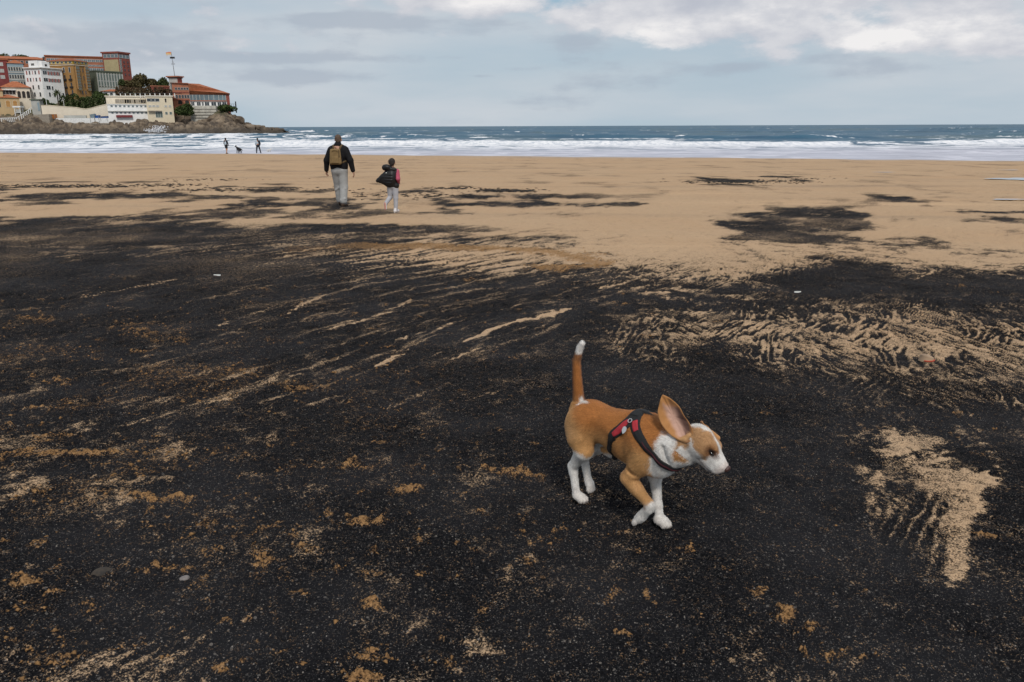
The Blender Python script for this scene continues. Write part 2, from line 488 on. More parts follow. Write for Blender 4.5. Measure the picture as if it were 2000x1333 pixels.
# wind-drawn tails of pale sand (x0, y0, x1, y1, half width, strength)
TAILS = [
    (905, 667, 1000, 632, 5, 1.0), (1000, 632, 1115, 602, 5, 1.0), (738, 720, 800, 682, 7, .85), (630, 645, 730, 618, 5, .7), (730, 618, 805, 588, 6, .7), (130, 585, 240, 566, 4, .5),
    (240, 566, 345, 544, 4, .6), (410, 645, 470, 620, 4, .6), (470, 620, 530, 598, 4, .6), (560, 610, 640, 575, 4, .75), (860, 705, 935, 682, 4, .65), (740, 806, 880, 752, 7, .5),
    (230, 835, 470, 772, 10, .45), (470, 772, 640, 705, 8, .45), (900, 787, 975, 764, 3, .6), (770, 668, 880, 632, 7, .6), (1170, 562, 1250, 545, 4, .7), (950, 650, 1010, 590, 4, .35),
    (965, 608, 1030, 588, 4, .5), (500, 520, 570, 507, 4, .5), (650, 525, 720, 508, 4, .4), (370, 655, 420, 640, 4, .35), (800, 540, 1000, 500, 5, .45), (860, 530, 1060, 505, 5, .5),
    (740, 545, 900, 515, 4, .4), (1000, 545, 1220, 510, 5, .5), (150, 1270, 300, 1190, 4, .3), (230, 1300, 400, 1195, 4, .35), (330, 1320, 440, 1230, 4, .4), (400, 1333, 480, 1260, 4, .4), (260, 1330, 380, 1240, 3, .4), (200, 1320, 330, 1225, 3, .3),
    (120, 1250, 250, 1170, 4, .25), (450, 440, 640, 425, 3, .6), (500, 432, 700, 415, 3, .6), (1190, 640, 1180, 660, 5, .4), (1340, 545, 1470, 520, 6, .8), (1350, 750, 1362, 735, 4, .6), (1560, 780, 1590, 765, 4, .3),
    (1310, 690, 1385, 668, 8, .5), (1480, 570, 1500, 600, 9, .4), (1780, 545, 1850, 525, 5, .7), (1430, 548, 1500, 525, 6, .7), (1060, 760, 1110, 720, 4, .3), (500, 1333, 560, 1270, 5, .4), (540, 1333, 580, 1265, 4, .4),
]
ARC = [(560, 488), (700, 480), (850, 482), (980, 488), (1090, 497), (1170, 511), (1195, 518), (1130, 524), (1060, 527)]
NORM = {}
# paw prints: under the dog and along the way it came; and the two walkers' footprints
_c, _s = math.cos(R_(-45)), math.sin(R_(-45))
PRINTS = [(0.4896 + a * _c - b * _s, 3.1266 + a * _s + b * _c, .034) for a, b in ((.165, .027), (-.228, -.04), (-.42, .03), (-.62, -.05), (-.80, .03), (-1.0, -.05), (-1.18, .03), (-1.4, -.05), (-1.62, .03), (-1.8, -.04))]
PRINTS += [(-3.96 + .11 * (-1) ** i + .25 * i, 18.4 - .72 * i, .13) for i in range(12)] + [(-2.5 + .08 * (-1) ** i + .16 * i, 16.8 - .5 * i, .09) for i in range(12)]


def U(key, n):
    if key not in NORM:
        NORM[key] = (float(n.mean()), float(n.std()) + 1e-9)
    z = (n - NORM[key][0]) / NORM[key][1]
    return 1 / (1 + np.exp(-1.7 * z))


def zone(u, v, cx, cy, rx, ry):
    d = ((u - cx) / rx) ** 2 + ((v - cy) / ry) ** 2
    return np.exp(-d * d)


def ground_fields(X, Y):
    """height and sand mix of the beach at any points"""
    Yc = np.maximum(Y, 1.35)
    u0, v0 = project(X, Yc, beach_z(X, Yc))
    X = X.astype(np.float32)
    Y = Y.astype(np.float32)
    dist = np.maximum(np.hypot(X, Y), 1.0)
    sc = np.clip(dist / 6.0, 0.6, 5.0)               # far patches are drawn with broader detail
    w1 = fbm(X * 1.3, Y * 1.3, 4, 3)
    w2 = fbm(X * 1.3 + 50, Y * 1.3, 4, 5)
    w3 = fbm(X * 0.23, Y * 0.23, 4, 8)
    near = 1 / (1 + (dist / 9.0) ** 2)
    u = u0 + (8 + 26 * near) * w1 + 36 * w3
    v = v0 + (0.0 + 17 * near) * w2 + 3.0 * w3
    uu = np.clip(u, -200, 2200)
    vv = np.clip(v, RY[0], RY[-1] - 1e-3)
    r = np.clip(np.searchsorted(RY, vv, side='right') - 1, 0, len(RY) - 2)
    fr = (vv - RY[r]) / (RY[r + 1] - RY[r])
    ci = (uu - CU[0]) / 20.0
    c = np.clip(ci.astype(int), 0, len(CU) - 2)
    fc = ci - c
    T = (LAT[r, c] * (1 - fc) + LAT[r, c + 1] * fc) * (1 - fr) + (LAT[r + 1, c] * (1 - fc) + LAT[r + 1, c + 1] * fc) * fr
    # wind frame: tails run up the beach to the right
    ang = np.radians(54.0) + 0.30 * w3.astype(np.float64) - 0.30 * sstep(2.9, 2.1, Y)
    ca, sa = math.cos(R_(54)), math.sin(R_(54))
    al = X * ca + Y * sa
    cr = -X * sa + Y * ca
    crw = cr + 0.10 * w1 + 0.35 * w3
    alw = al + 0.10 * w2
    st_c = fbm(alw * 0.75, crw * 7.0, 5, 21, 0.62) + 0.5 * fbm(alw * 2.2, crw * 19.0, 3, 25)
    st_f = fbm(alw * 1.7, crw * 21.0, 4, 27, 0.6) + 0.35 * fbm(X * 4, Y * 4, 3, 29)
    kn = sstep(4.2, 2.6, dist)
    streak = st_c * (1 - kn) + st_f * kn * 1.1
    clumpy = fbm(X * 3.1, Y * 3.1, 6, 31, 0.62) + 0.35 * fbm(X * 21, Y * 21, 3, 33)
    kf = sstep(30, 16, dist)
    far_n = fbm(X * 0.55, Y * 0.20, 3, 41, 0.6) + kf * 0.35 * fbm(X * 2.3 + .4 * w1, Y * 1.2, 3, 42, .6) + 0.85 * fbm(X * 0.20 + 0.3 * w3, Y * (0.55 + 0.0 * kf), 3, 46, .6) + (0.25 + 0.35 * kf) * fbm(alw * 0.35, crw * (1.4 + .8 * kf), 3, 44, .55)
    # short chevron ripples: two crossing sets, one along the wind and one across it
    # (both run nearly straight down the view of the sea: 15 degrees to either side of it)
    wob = 0.020 * fbm(X * 3.2, Y * 2.2, 3, 51) + 0.008 * fbm(X * 13, Y * 7, 2, 53)
    kd = np.clip(sstep(3.3, 4.6, dist), 0, 1)
    a1 = np.radians(72.0)
    cA = X * math.sin(R_(72)) - Y * math.cos(R_(72)) + wob
    lA = X * math.cos(R_(72)) + Y * math.sin(R_(72))
    cB = X * math.sin(R_(106)) - Y * math.cos(R_(106)) + wob
    lB = X * math.cos(R_(106)) + Y * math.sin(R_(106))
    cC = cr + wob * 1.4
    r1 = 1 - np.abs(pn(cA * 20.0, lA * 2.8 + 1.2 * w1, 55)) * 3.2
    r2 = 1 - np.abs(pn(cB * 20.0, lB * 2.6 + 1.2 * w2, 57)) * 3.2
    r3 = 1 - np.abs(pn(cC * 19.0, al * 1.8, 58)) * 3.2
    sel = sstep(-0.10, 0.10, fbm(X * 1.5, Y * 0.9, 3, 59))
    sel2 = sstep(-0.02, 0.2, fbm(X * 1.2 + 9, Y * 0.8, 3, 60))
    ripple = np.maximum(r1 * (0.25 + 0.75 * sel), r2 * (1.0 - 0.75 * sel)) * (1 - sel2 * .8) + r3 * sel2 * .8 + 0.22 * fbm(X * 19, Y * 12, 3, 61)
    zr = np.clip(zone(u0, v0, 1560, 690, 430, 120) + zone(u0, v0, 1950, 700, 330, 130) + zone(u0, v0, 1780, 1020, 110, 120) * 1.0 + zone(u0, v0, 1500, 530, 420, 35) * .8, 0, 1)
    zf = sstep(8.5, 15.0, dist)
    zs = np.clip(zone(u0, v0, 700, 600, 620, 180) + zone(u0, v0, 330, 1270, 300, 120) + zone(u0, v0, 450, 760, 300, 60), 0, 1)
    smooth_top = zone(u0, v0, 1830, 905, 130, 55) + zone(u0, v0, 1880, 990, 45, 80)
    Ps, Pc, Pf, Pr = U('s', streak), U('c', clumpy), U('f', far_n), U('r', ripple)
    P = Ps * zs + Pc * (1 - zs)
    zr2 = zr * (1 - 0.75 * np.clip(smooth_top, 0, 1))
    P = P * (1 - zr2) + (0.80 * Pr + 0.20 * Pc) * zr2
    T = T * (1 - 0.13 * zr2) * (1 - 0.45 * zone(u0, v0, 420, 670, 560, 130))
    zf2 = zf * (0.75 + 0.25 * sstep(14, 22, dist))
    P = P * (1 - zf2) + Pf * zf2
    edge = 0.30 + 0.16 * zf - 0.06 * zr2 + 0.15 * zone(u0, v0, 1800, 980, 170, 190)
    tan = sstep(-edge, edge, P - (1 - T) + 0.16 * (T - 0.5))
    tan = tan * sstep(0.0, 0.05, T)
    dust = sstep(-0.05, 0.75, fbm(X * 1.9 + w2, Y * 1.9, 5, 63, 0.62) + 0.5 * fbm(alw * 1.1, crw * 8, 3, 65)) * np.clip(0.18 + 1.6 * T, 0, .55)
    tan = np.maximum(tan, dust)
    # a floor of tan grains is mixed into the black, rising with distance
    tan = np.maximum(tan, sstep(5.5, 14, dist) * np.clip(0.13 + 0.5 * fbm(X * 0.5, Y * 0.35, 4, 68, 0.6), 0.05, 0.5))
    # thin dusted ground: the black shows between the grains
    cap = 1 - 0.27 * zr - 0.30 * np.clip(zone(u0, v0, 1750, 760, 420, 60) + zone(u0, v0, 1200, 700, 160, 80), 0, 1) - 0.22 * zone(u0, v0, 1800, 990, 150, 160) - 0.30 * sstep(960, 1120, v0) * sstep(900, 700, u0) - 0.25 * sstep(700, 800, v0) * sstep(1000, 800, u0)
    cap = cap + 0.25 * fbm(X * 5, Y * 5, 4, 67, 0.6)
    tan = tan * np.clip(cap, 0.25, 1)
    # tails
    tail = np.zeros_like(u0)
    ut = u0 + 7 * w1 + 3 * pn(X * 9, Y * 9, 71)
    vt = v0 + 3.0 * w2 + 2.0 * pn(X * 9, Y * 9, 72)
    for (x0, y0, x1, y1, hw, st) in TAILS:
        ex, ey = x1 - x0, y1 - y0
        k = np.clip(((ut - x0) * ex + (vt - y0) * ey) / (ex * ex + ey * ey), 0, 1)
        d = np.hypot(ut - x0 - k * ex, vt - y0 - k * ey)
        tail = np.maximum(tail, st * sstep(1.5, 0.1, d / (hw * (0.45 + 0.7 * np.sin(np.pi * np.clip(k, .06, .94))))))
    fine_s = fbm(alw * 3.0, crw * 26.0, 3, 75)
    fine_c = fbm(X * 17, Y * 17, 4, 77, 0.6)
    tail = sstep(0.34, 0.95, tail + 0.60 * fine_s + 0.2 * fine_c)
    tan = np.maximum(tan, tail * np.clip(cap + 0.12, 0.4, 0.95))
    # damp orange clumps
    og = np.zeros_like(u0)
    uo = u0 + 16 * w1 + 10 * fine_c
    vo = v0 + 5 * w2 + 3 * fine_c
    for (x0, y0, hx, hy, st) in CLUMPS:
        og = np.maximum(og, st * np.exp(-(((uo - x0) / hx) ** 2 + ((vo - y0) / hy) ** 2) * 0.9))
    lump = fbm(X * 9.0, Y * 9.0, 5, 81, 0.65)
    orange = sstep(0.40, 0.95, og + 0.62 * lump + 0.22 * fine_c)
    stray = sstep(0.50, 0.80, fbm(X * 6.5, Y * 6.5, 5, 85, 0.68) + 0.28 * fbm(X * 0.8, Y * 0.8, 3, 87) + 0.10 * sstep(1300, 200, u0) - 0.12 * sstep(1000, 1500, u0)) * sstep(430, 560, v0)
    orange = np.maximum(orange, 0.62 * stray)
    holes = sstep(-0.30, 0.18, fbm(X * 26, Y * 26, 4, 83, 0.65) + 0.25 * fine_c)
    orange = orange * (0.40 + 0.60 * holes)
    halo = sstep(0.18, 0.75, og + 0.45 * lump) * 0.34
    orange = np.maximum(orange, halo * (0.5 + 0.5 * holes))
    smear = sstep(-0.08, 0.52, fbm(X * 0.9 + 0.5 * w1, Y * 0.9, 5, 95, 0.6) + 0.25 * fine_c) * sstep(1150, 350, u0) * sstep(560, 720, v0)
    orange = np.maximum(orange, smear * (0.20 + 0.20 * holes))
    for k_ in range(len(ARC) - 1):
        (x0, y0), (x1, y1) = ARC[k_], ARC[k_ + 1]
        ex, ey = x1 - x0, y1 - y0
        k = np.clip(((u - x0) * ex + (v - y0) * ey) / (ex * ex + ey * ey), 0, 1)
        d = np.hypot((u - x0 - k * ex) * .5, v - y0 - k * ey)
        orange = np.maximum(orange, sstep(9, 2, d + 4 * lump + 3 * fine_s) * (.45 + .45 * sstep(580, 850, u0)))
    # relief
    amp = np.clip(dist / 5.0, 0.8, 3.0)
    z = beach_z(X.astype(np.float64), Y.astype(np.float64))
    z = z + 0.018 * w3 + 0.010 * w1 + 0.0045 * clumpy
    z = z + zr2 * 0.013 * (Pr - 0.5) * np.clip(dist / 5, 0.5, 1.6) + zs * 0.008 * (Ps - 0.5)
    z = z + 0.017 * orange * (0.5 + lump + 0.5 * fine_c) + 0.004 * tan
    z = z + (0.0032 * fbm(X * 45, Y * 45, 3, 91, .7) + 0.004 * fine_c) * np.clip(1.6 - dist / 12, 0.3, 1.2)
    z = z - 0.016 * sstep(0.20, 0.5, fbm(X * 4.2, Y * 4.2, 3, 93)) - 0.008 * sstep(0.18, 0.5, fbm(X * 9, Y * 9, 3, 94))
    flat = np.exp(-((v0 - 318) / 26.0) ** 2)
    z = z * (1 - flat * 0.0)
    for (fx_, fy_, fr_) in PRINTS:
        dd_ = ((X - fx_) ** 2 + (Y - fy_) ** 2) / fr_ ** 2
        z = z - 0.016 * np.exp(-dd_ * dd_) + 0.007 * np.exp(-(np.sqrt(dd_) - 1.45) ** 2 * 6)
    z = np.where(dist > 45, beach_z(X.astype(np.float64), Y.astype(np.float64)) + 0.02 * w3, z)
    return z, tan, orange


def perspective_grid(ys, ts, near):
    s = np.maximum(ys, near)
    s = np.sqrt(ys * ys * (ys > 0) + near * near)
    Yg = np.repeat(ys[:, None], len(ts), 1)
    Xg = s[:, None] * ts[None, :]
    nr, nc = Yg.shape
    i = np.arange(nr * nc).reshape(nr, nc)
    F = np.stack([i[:-1, :-1], i[:-1, 1:], i[1:, 1:], i[1:, :-1]], -1).reshape(-1, 4)
    return Xg.ravel(), Yg.ravel(), F


def rows_by_pixel(h, v_lo, v_hi, n):
    """distances at which rows of the picture, evenly spaced, meet level ground h below the eye"""
    a = np.arctan((np.linspace(v_lo, v_hi, n) - 666.5) / FPX) + PITCH
    return h / np.tan(a)


ys = np.concatenate([np.array([-14, -7, -3, -1, 0, 0.6, 1.0, 1.3, 1.6]), rows_by_pixel(1.66, 1345, 330, 690), rows_by_pixel(2.1, 380, 300, 170), rows_by_pixel(2.7, 306, 290, 30)])
ys = np.unique(np.round(ys, 4))
ys = np.concatenate([ys, [130, 180, 260, 340]])
ts = np.concatenate([[-9, -5, -3, -2, -1.5, -1.2, -1.0, -.92], np.linspace(-0.86, 0.86, 980), [.92, 1.0, 1.2, 1.5, 2, 3, 5, 9]])
GX, GY, GF = perspective_grid(ys, ts, 0.7)
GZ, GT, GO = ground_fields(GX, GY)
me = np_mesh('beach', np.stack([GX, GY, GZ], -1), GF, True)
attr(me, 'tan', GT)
attr(me, 'orange', GO)
attr(me, 'wet', sstep(0.10, -0.02, GZ - SEA_Z))

m = bpy.data.materials.new('coal_and_sand')
m.use_nodes = True
t = NT(m.node_tree)
p = t.n['Principled BSDF']
geo = t.new('ShaderNodeNewGeometry')
pos = geo.outputs['Position']


def at_(name):
    a = t.new('ShaderNodeAttribute', attribute_name=name)
    return a.outputs['Fac']


a_tan, a_or, a_wet = at_('tan'), at_('orange'), at_('wet')
g1 = t.noise(pos, 420, 2, 0.6)           # single grains
g2 = t.noise(pos, 120, 3, 0.65)
g3 = t.noise(pos, 28, 4, 0.6)
g4 = t.noise(pos, 1.1, 4, 0.55)
# the tan layer breaks up into grains where it is thin
tan_f = t.ss(t.m('ADD', a_tan, t.m('ADD', t.m('MULTIPLY', t.m('SUBTRACT', g2, 0.5), 2.0), t.m('ADD', t.m('MULTIPLY', t.m('SUBTRACT', g1, 0.5), 0.9), t.m('MULTIPLY', t.m('SUBTRACT', g3, 0.5), 1.0)))), 0.30, 0.85)
or_f = t.ss(t.m('ADD', a_or, t.m('ADD', t.m('MULTIPLY', t.m('SUBTRACT', g2, 0.5), 2.2), t.m('ADD', t.m('MULTIPLY', t.m('SUBTRACT', g1, 0.5), 1.0), t.m('MULTIPLY', t.m('SUBTRACT', g3, 0.5), 1.8)))), 0.32, 1.0)
black = t.mix(t.ss(g2, 0.35, 0.7), (0.0026, 0.0026, 0.0031), (0.0125, 0.0125, 0.0146))
black = t.mix(t.ss(g4, 0.4, 0.66, 0, .5), black, (0.0225, 0.0225, 0.0250))


def specks(scale, thr, seed):
    v = t.new('ShaderNodeTexVoronoi', feature='F1')
    mp = t.new('ShaderNodeMapping')
    mp.inputs['Location'].default_value = (seed, seed * 0.7, 0)
    t.l.new(pos, mp.inputs[0])
    t.l.new(mp.outputs[0], v.inputs['Vector'])
    v.inputs['Scale'].default_value = scale
    sp = t.new('ShaderNodeSeparateColor')
    t.l.new(v.outputs['Color'], sp.inputs[0])
    core = t.m('LESS_THAN', v.outputs['Distance'], 0.42)
    return t.m('MULTIPLY', t.m('GREATER_THAN', sp.outputs[0], thr), core), sp.outputs[1]


s1, c1 = specks(300, 0.86, 1.3)
s2, c2 = specks(150, 0.95, 5.1)
s3, c3 = specks(75, 0.975, 8.7)
for s_, c_, k in ((s1, c1, 0.36), (s2, c2, 0.52), (s3, c3, 0.30)):
    shell = t.mix(c_, (0.09, 0.085, 0.085), (0.36, 0.32, 0.28))
    black = t.mix(t.m('MULTIPLY', s_, k), black, shell)
tan_c = t.mix(t.ss(g2, 0.3, 0.72), (0.36, 0.245, 0.150), (0.52, 0.365, 0.230))
tan_c = t.mix(t.ss(t.noise(pos, 0.35, 5, 0.6), 0.38, 0.68, 0, .6), tan_c, (0.43, 0.285, 0.170))
mpb = t.new('ShaderNodeMapping')
mpb.inputs['Rotation'].default_value = (0, 0, R_(20))
mpb.inputs['Scale'].default_value = (0.045, 0.42, 1)
t.l.new(pos, mpb.inputs[0])
spk = t.noise(pos, 3.2, 5, 0.7)
tan_c = t.mix(t.ss(spk, 0.60, 0.72, 0, .45), tan_c, (0.17, 0.125, 0.088))
band = t.noise(mpb.outputs[0], 1.0, 6, 0.62)
tan_c = t.mix(t.ss(band, 0.53, 0.72, 0, .55), tan_c, (0.235, 0.175, 0.125))
tan_c = t.mix(t.ss(band, 0.44, 0.30, 0, .45), tan_c, (0.56, 0.385, 0.235))
or_c = t.mix(t.ss(g2, 0.3, 0.7), (0.165, 0.088, 0.037), (0.345, 0.198, 0.088))
or_c = t.mix(t.ss(g3, 0.55, 0.72, 0, .7), or_c, (0.10, 0.052, 0.022))
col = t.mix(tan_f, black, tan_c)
col = t.mix(t.m('MULTIPLY', or_f, 0.92), col, or_c)
col = t.mix(t.m('MULTIPLY', a_wet, 0.45), col, (0.26, 0.175, 0.11))
t.l.new(col, p.inputs['Base Color'])
t.l.new(t.m('SUBTRACT', 0.92, t.m('MULTIPLY', a_wet, 0.65)), p.inputs['Roughness'])
t.l.new(t.m('ADD', 0.05, t.m('MULTIPLY', a_wet, 0.35)), p.inputs['Specular IOR Level'])
bp = t.new('ShaderNodeBump')
bp.inputs['Strength'].default_value = 0.55
bp.inputs['Distance'].default_value = 0.006
t.l.new(t.m('ADD', t.m('MULTIPLY', g1, 0.4), t.m('ADD', g2, g3)), bp.inputs['Height'])
t.l.new(bp.outputs[0], p.inputs['Normal'])
link('beach', me, m, kind='structure')
MAT_BEACH = m


def gz(x, y):
    return float(ground_fields(np.array([x, x], dtype=np.float64), np.array([y, y], dtype=np.float64))[0][0])


def ground_at(px, py):
    d = ray(px, py)
    k = 1.0
    for _ in range(60):
        P = CC + d * k
        k = (CAM_H - float(beach_z(P[0], P[1]))) / -d[2]
    P = CC + d * k
    return float(P[0]), float(P[1]), gz(P[0], P[1])


# ------------------------------------------------------------------ sea
# share of foam (0..9) by pixels below the horizon, left to right
FOAM = {
    0: [(0, 0)], 4: [(0, .0), (2000, .4)], 8: [(0, .3), (600, 1.2), (900, .6), (2000, .6)], 13: [(0, 4.5), (500, 4), (560, 1), (1000, .5), (2000, .7)],
    18: [(0, 6), (300, 6), (520, 5.5), (600, 1.5), (1000, .8), (1500, .4), (2000, .8)],
    24: [(0, 3), (300, 3), (520, 2.4), (650, 1), (800, 1.2), (1300, .6), (2000, .8)],
    30: [(0, 5), (350, 5), (500, 4.5), (640, 5.5), (900, 5), (1100, 3.6), (1250, 3.6), (1340, 1.6), (1500, .6), (2000, .9)],
    35: [(0, 5.5), (350, 5.5), (520, 6.5), (700, 7), (1000, 7.4), (1300, 7), (1500, 6.5), (1620, 5), (1700, 2), (1780, 2), (1830, 5.5), (2000, 6)],
    40: [(0, 4.5), (350, 4.5), (600, 5), (1000, 6), (1300, 6.4), (1600, 5), (1700, 4), (1820, 5.5), (2000, 5.6)],
    45: [(0, 3.4), (500, 3.4), (800, 2.6), (1000, 3), (1300, 3.6), (1600, 3), (2000, 3)],
    50: [(0, 2.6), (300, 2), (500, 2), (800, 3), (1000, 2.6), (1300, 2.2), (1600, 2.4), (2000, 2.2)],
    56: [(0, 2.6), (400, 2), (700, 1.6), (1000, 2), (1300, 1.6), (1600, 2.2), (2000, 2)],
    64: [(0, 2.6), (1000, 2.2), (1400, 1.8), (2000, 2)], 80: [(0, 2.5), (1400, 2), (2000, 2)],
}
FR = np.array(sorted(FOAM), dtype=np.float64)
FLAT = np.array([np.interp(CU, [q[0] for q in FOAM[int(r)]], [q[1] for q in FOAM[int(r)]]) for r in FR]) / 9.0
DROP = CAM_H - SEA_Z


def sea_fields(X, Y):
    Yp = np.maximum(Y, 20)
    u = np.clip(1000 + FPX * X / Yp, -200, 2200)
    d = FPX * DROP / Yp                              # pixels under the horizon
    X32, Y32 = X.astype(np.float32), Y.astype(np.float32)
    L = np.log(Yp).astype(np.float32)
    # long crests: noise that is stretched along the shore
    w1 = fbm(X32 * 0.018, Y32 * 0.018, 3, 103)
    dd = d + 2.2 * fbm(X32 * 0.05, Y32 * 0.02, 4, 101) + 1.2 * w1
    r = np.clip(np.searchsorted(FR, np.clip(dd, 0, 79.99), side='right') - 1, 0, len(FR) - 2)
    fr = (np.clip(dd, 0, 79.99) - FR[r]) / (FR[r + 1] - FR[r])
    ci = (u - CU[0]) / 20.0
    c = np.clip(ci.astype(int), 0, len(CU) - 2)
    fc = ci - c
    T = (FLAT[r, c] * (1 - fc) + FLAT[r, c + 1] * fc) * (1 - fr) + (FLAT[r + 1, c] * (1 - fc) + FLAT[r + 1, c + 1] * fc) * fr
    th = X32 / Yp.astype(np.float32)
    n1 = fbm(th * 14, L * 46, 5, 111, 0.6) + 0.5 * fbm(X32 * 0.22, Y32 * 0.07, 4, 113, 0.6)
    P = U('sea', n1)
    foam = sstep(-0.16, 0.16, P - (1 - T) + 0.10 * (T - 0.5)) * sstep(0.0, 0.03, T) * (0.72 + 0.28 * P)
    # scattered whitecaps out at sea
    wc = sstep(0.66, 0.84, fbm(th * 60, L * 75, 4, 121, 0.62) + 0.45 * fbm(th * 5, L * 12, 3, 123)) * sstep(34, 22, d) * sstep(.3, 2, d)
    z = np.full_like(X, SEA_Z)
    amp = sstep(46, 20, d)
    z = z + amp * (0.22 * fbm(X32 * 0.035, Y32 * 0.075, 4, 131) + 0.10 * fbm(X32 * 0.2, Y32 * 0.4, 3, 133))
    z = z + 0.015 * fbm(X32 * 0.05, Y32 * 0.05, 3, 137) * sstep(20, 46, d)
    # breakers: (pixels below the horizon at seven stations from left to right, height)
    stn = np.array([-200, 0, 400, 700, 1000, 1500, 1900, 2200])
    for k, (px_, hgt, sd) in enumerate((([36, 36, 35, 33, 33, 37, 34, 34], 0.75, 141), ([20, 20, 20, 19, 21, 25, 23, 23], 1.0, 151), ([15.5, 15.5, 15.5, 15, 13, 13, 15, 15], 0.9, 161), ([10, 10, 9, 9, 9, 9, 10, 10], 1.1, 171), ([47, 47, 47, 49, 50, 52, 50, 50], 0.16, 181), ([6, 6, 6, 6.4, 6, 5.5, 6, 6], 1.2, 191))):
        pk = np.interp(u, stn, px_) + 1.5 * pn(X32 * 0.022, Y32 * 0, sd) + 0.9 * pn(X32 * 0.09, Y32 * 0, sd + 1)
        yb = FPX * DROP / pk
        dy = Y - yb
        wdt = np.maximum(yb * 0.035, 2.5)
        hh = hgt * np.clip(0.62 + 1.0 * pn(X32 * 0.028, Y32 * 0, sd + 3) + 0.45 * pn(X32 * 0.13, Y32 * 0, sd + 4), 0.12, 1.3)
        prof = np.where(dy < 0, np.exp(-(dy / (0.5 * wdt)) ** 2), np.exp(-(dy / (1.5 * wdt)) ** 2))
        z = z + hh * prof
        if k == 0:
            brk = sstep(0.30, 0.50, hh / hgt + 0.2 * n1 - 0.25 * sstep(1600, 1700, u) * sstep(1840, 1790, u)) * np.interp(u, stn, [1, 1, 1, 1, 1, 1, 1, 1])
            face = np.exp(-np.clip(dy - 0.15 * wdt, 0, 99) ** 2 / (0.5 * wdt) ** 2) * sstep(-3.6 * wdt, -0.3 * wdt, dy)
            foam = np.maximum(foam, brk * sstep(0.25, 0.75, face + 0.35 * n1))
        if k in (1, 2):
            lim = sstep(760, 620, u) if k == 1 else sstep(600, 540, u)
            brk = sstep(0.45, 0.8, hh / hgt + 0.3 * n1) * lim + (sstep(0.95, 1.15, hh / hgt + 0.3 * n1) * 0.9 if k == 1 else 0)
            face = np.exp(-np.clip(dy - 0.1 * wdt, 0, 99) ** 2 / (0.45 * wdt) ** 2) * sstep(-2.5 * wdt, -0.2 * wdt, dy)
            foam = np.maximum(foam, np.clip(brk, 0, 1) * sstep(0.3, 0.65, face + 0.25 * n1))
        if k == 4:
            foam = np.maximum(foam, 0.75 * sstep(0.5, 0.8, prof + 0.4 * n1 - 0.25) * sstep(300, 500, u))
    foam = np.maximum(foam, wc * 0.9)
    z = z + 0.10 * foam * sstep(44, 30, d) * (0.5 + n1)
    swash = sstep(33, 50, d + 1.5 * w1)
    z = z + 0.03 * sstep(44, 52, d) * fbm(X32 * 0.03, Y32 * 0.0 + 3.3, 4, 195)
    tone = 0.5 + 0.9 * fbm(th * 9, L * 30, 5, 199, 0.6)
    return z, foam, swash, tone


yr = FPX * DROP / np.concatenate([np.linspace(90, 1.0, 640), [0.8, 0.6, 0.45, 0.3, 0.2, 0.12]])
ts2 = np.concatenate([[-6, -4, -2.5, -1.7, -1.3, -1.0, -.88], np.linspace(-0.8, 0.8, 760), [.88, 1.0, 1.3, 1.7, 2.5, 4, 6]])
SX, SY, SF = perspective_grid(yr, ts2, 0.5)
SZ, SFO, SSW, STO = sea_fields(SX, SY)
me = np_mesh('sea', np.stack([SX, SY, SZ], -1), SF, True)
attr(me, 'foam', SFO)
attr(me, 'swash', SSW)
attr(me, 'tone', STO)
m = bpy.data.materials.new('sea_water')
m.use_nodes = True
t = NT(m.node_tree)
p = t.n['Principled BSDF']
geo = t.new('ShaderNodeNewGeometry')
pos = geo.outputs['Position']
mp = t.new('ShaderNodeMapping')
mp.inputs['Scale'].default_value = (1, 0.45, 1)
t.l.new(pos, mp.inputs[0])
f_ = at_('foam')
s_ = at_('swash')
to = at_('tone')
deep = t.mix(to, (0.013, 0.070, 0.130), (0.038, 0.112, 0.172))
deep = t.mix(t.ss(t.noise(mp.outputs[0], 0.02, 4, .6), 0.45, 0.7, 0, .6), deep, (0.085, 0.125, 0.125))
shallow = t.mix(to, (0.33, 0.33, 0.39), (0.47, 0.47, 0.54))
wcol = t.mix(s_, deep, shallow)
fn = t.noise(mp.outputs[0], 1.3, 5, 0.65)
ff = t.ss(t.m('ADD', f_, t.m('MULTIPLY', t.m('SUBTRACT', fn, 0.5), 0.7)), 0.3, 0.62)
foam_c = t.mix(s_, t.mix(t.ss(fn, 0.35, 0.6), (0.52, 0.55, 0.60), (0.78, 0.78, 0.79)), (0.58, 0.58, 0.64))
wcol = t.mix(ff, wcol, foam_c)
t.l.new(wcol, p.inputs['Base Color'])
t.l.new(t.m('ADD', t.m('MULTIPLY', ff, 0.45), 0.38), p.inputs['Roughness'])
t.l.new(t.m('ADD', t.m('MULTIPLY', s_, 0.28), 0.035), p.inputs['Specular IOR Level'])
bp = t.new('ShaderNodeBump')
bp.inputs['Strength'].default_value = 0.5
bp.inputs['Distance'].default_value = 0.25
t.l.new(t.noise(mp.outputs[0], 0.8, 5, 0.6), bp.inputs['Height'])
t.l.new(bp.outputs[0], p.inputs['Normal'])
link('sea', me, m, kind='structure')

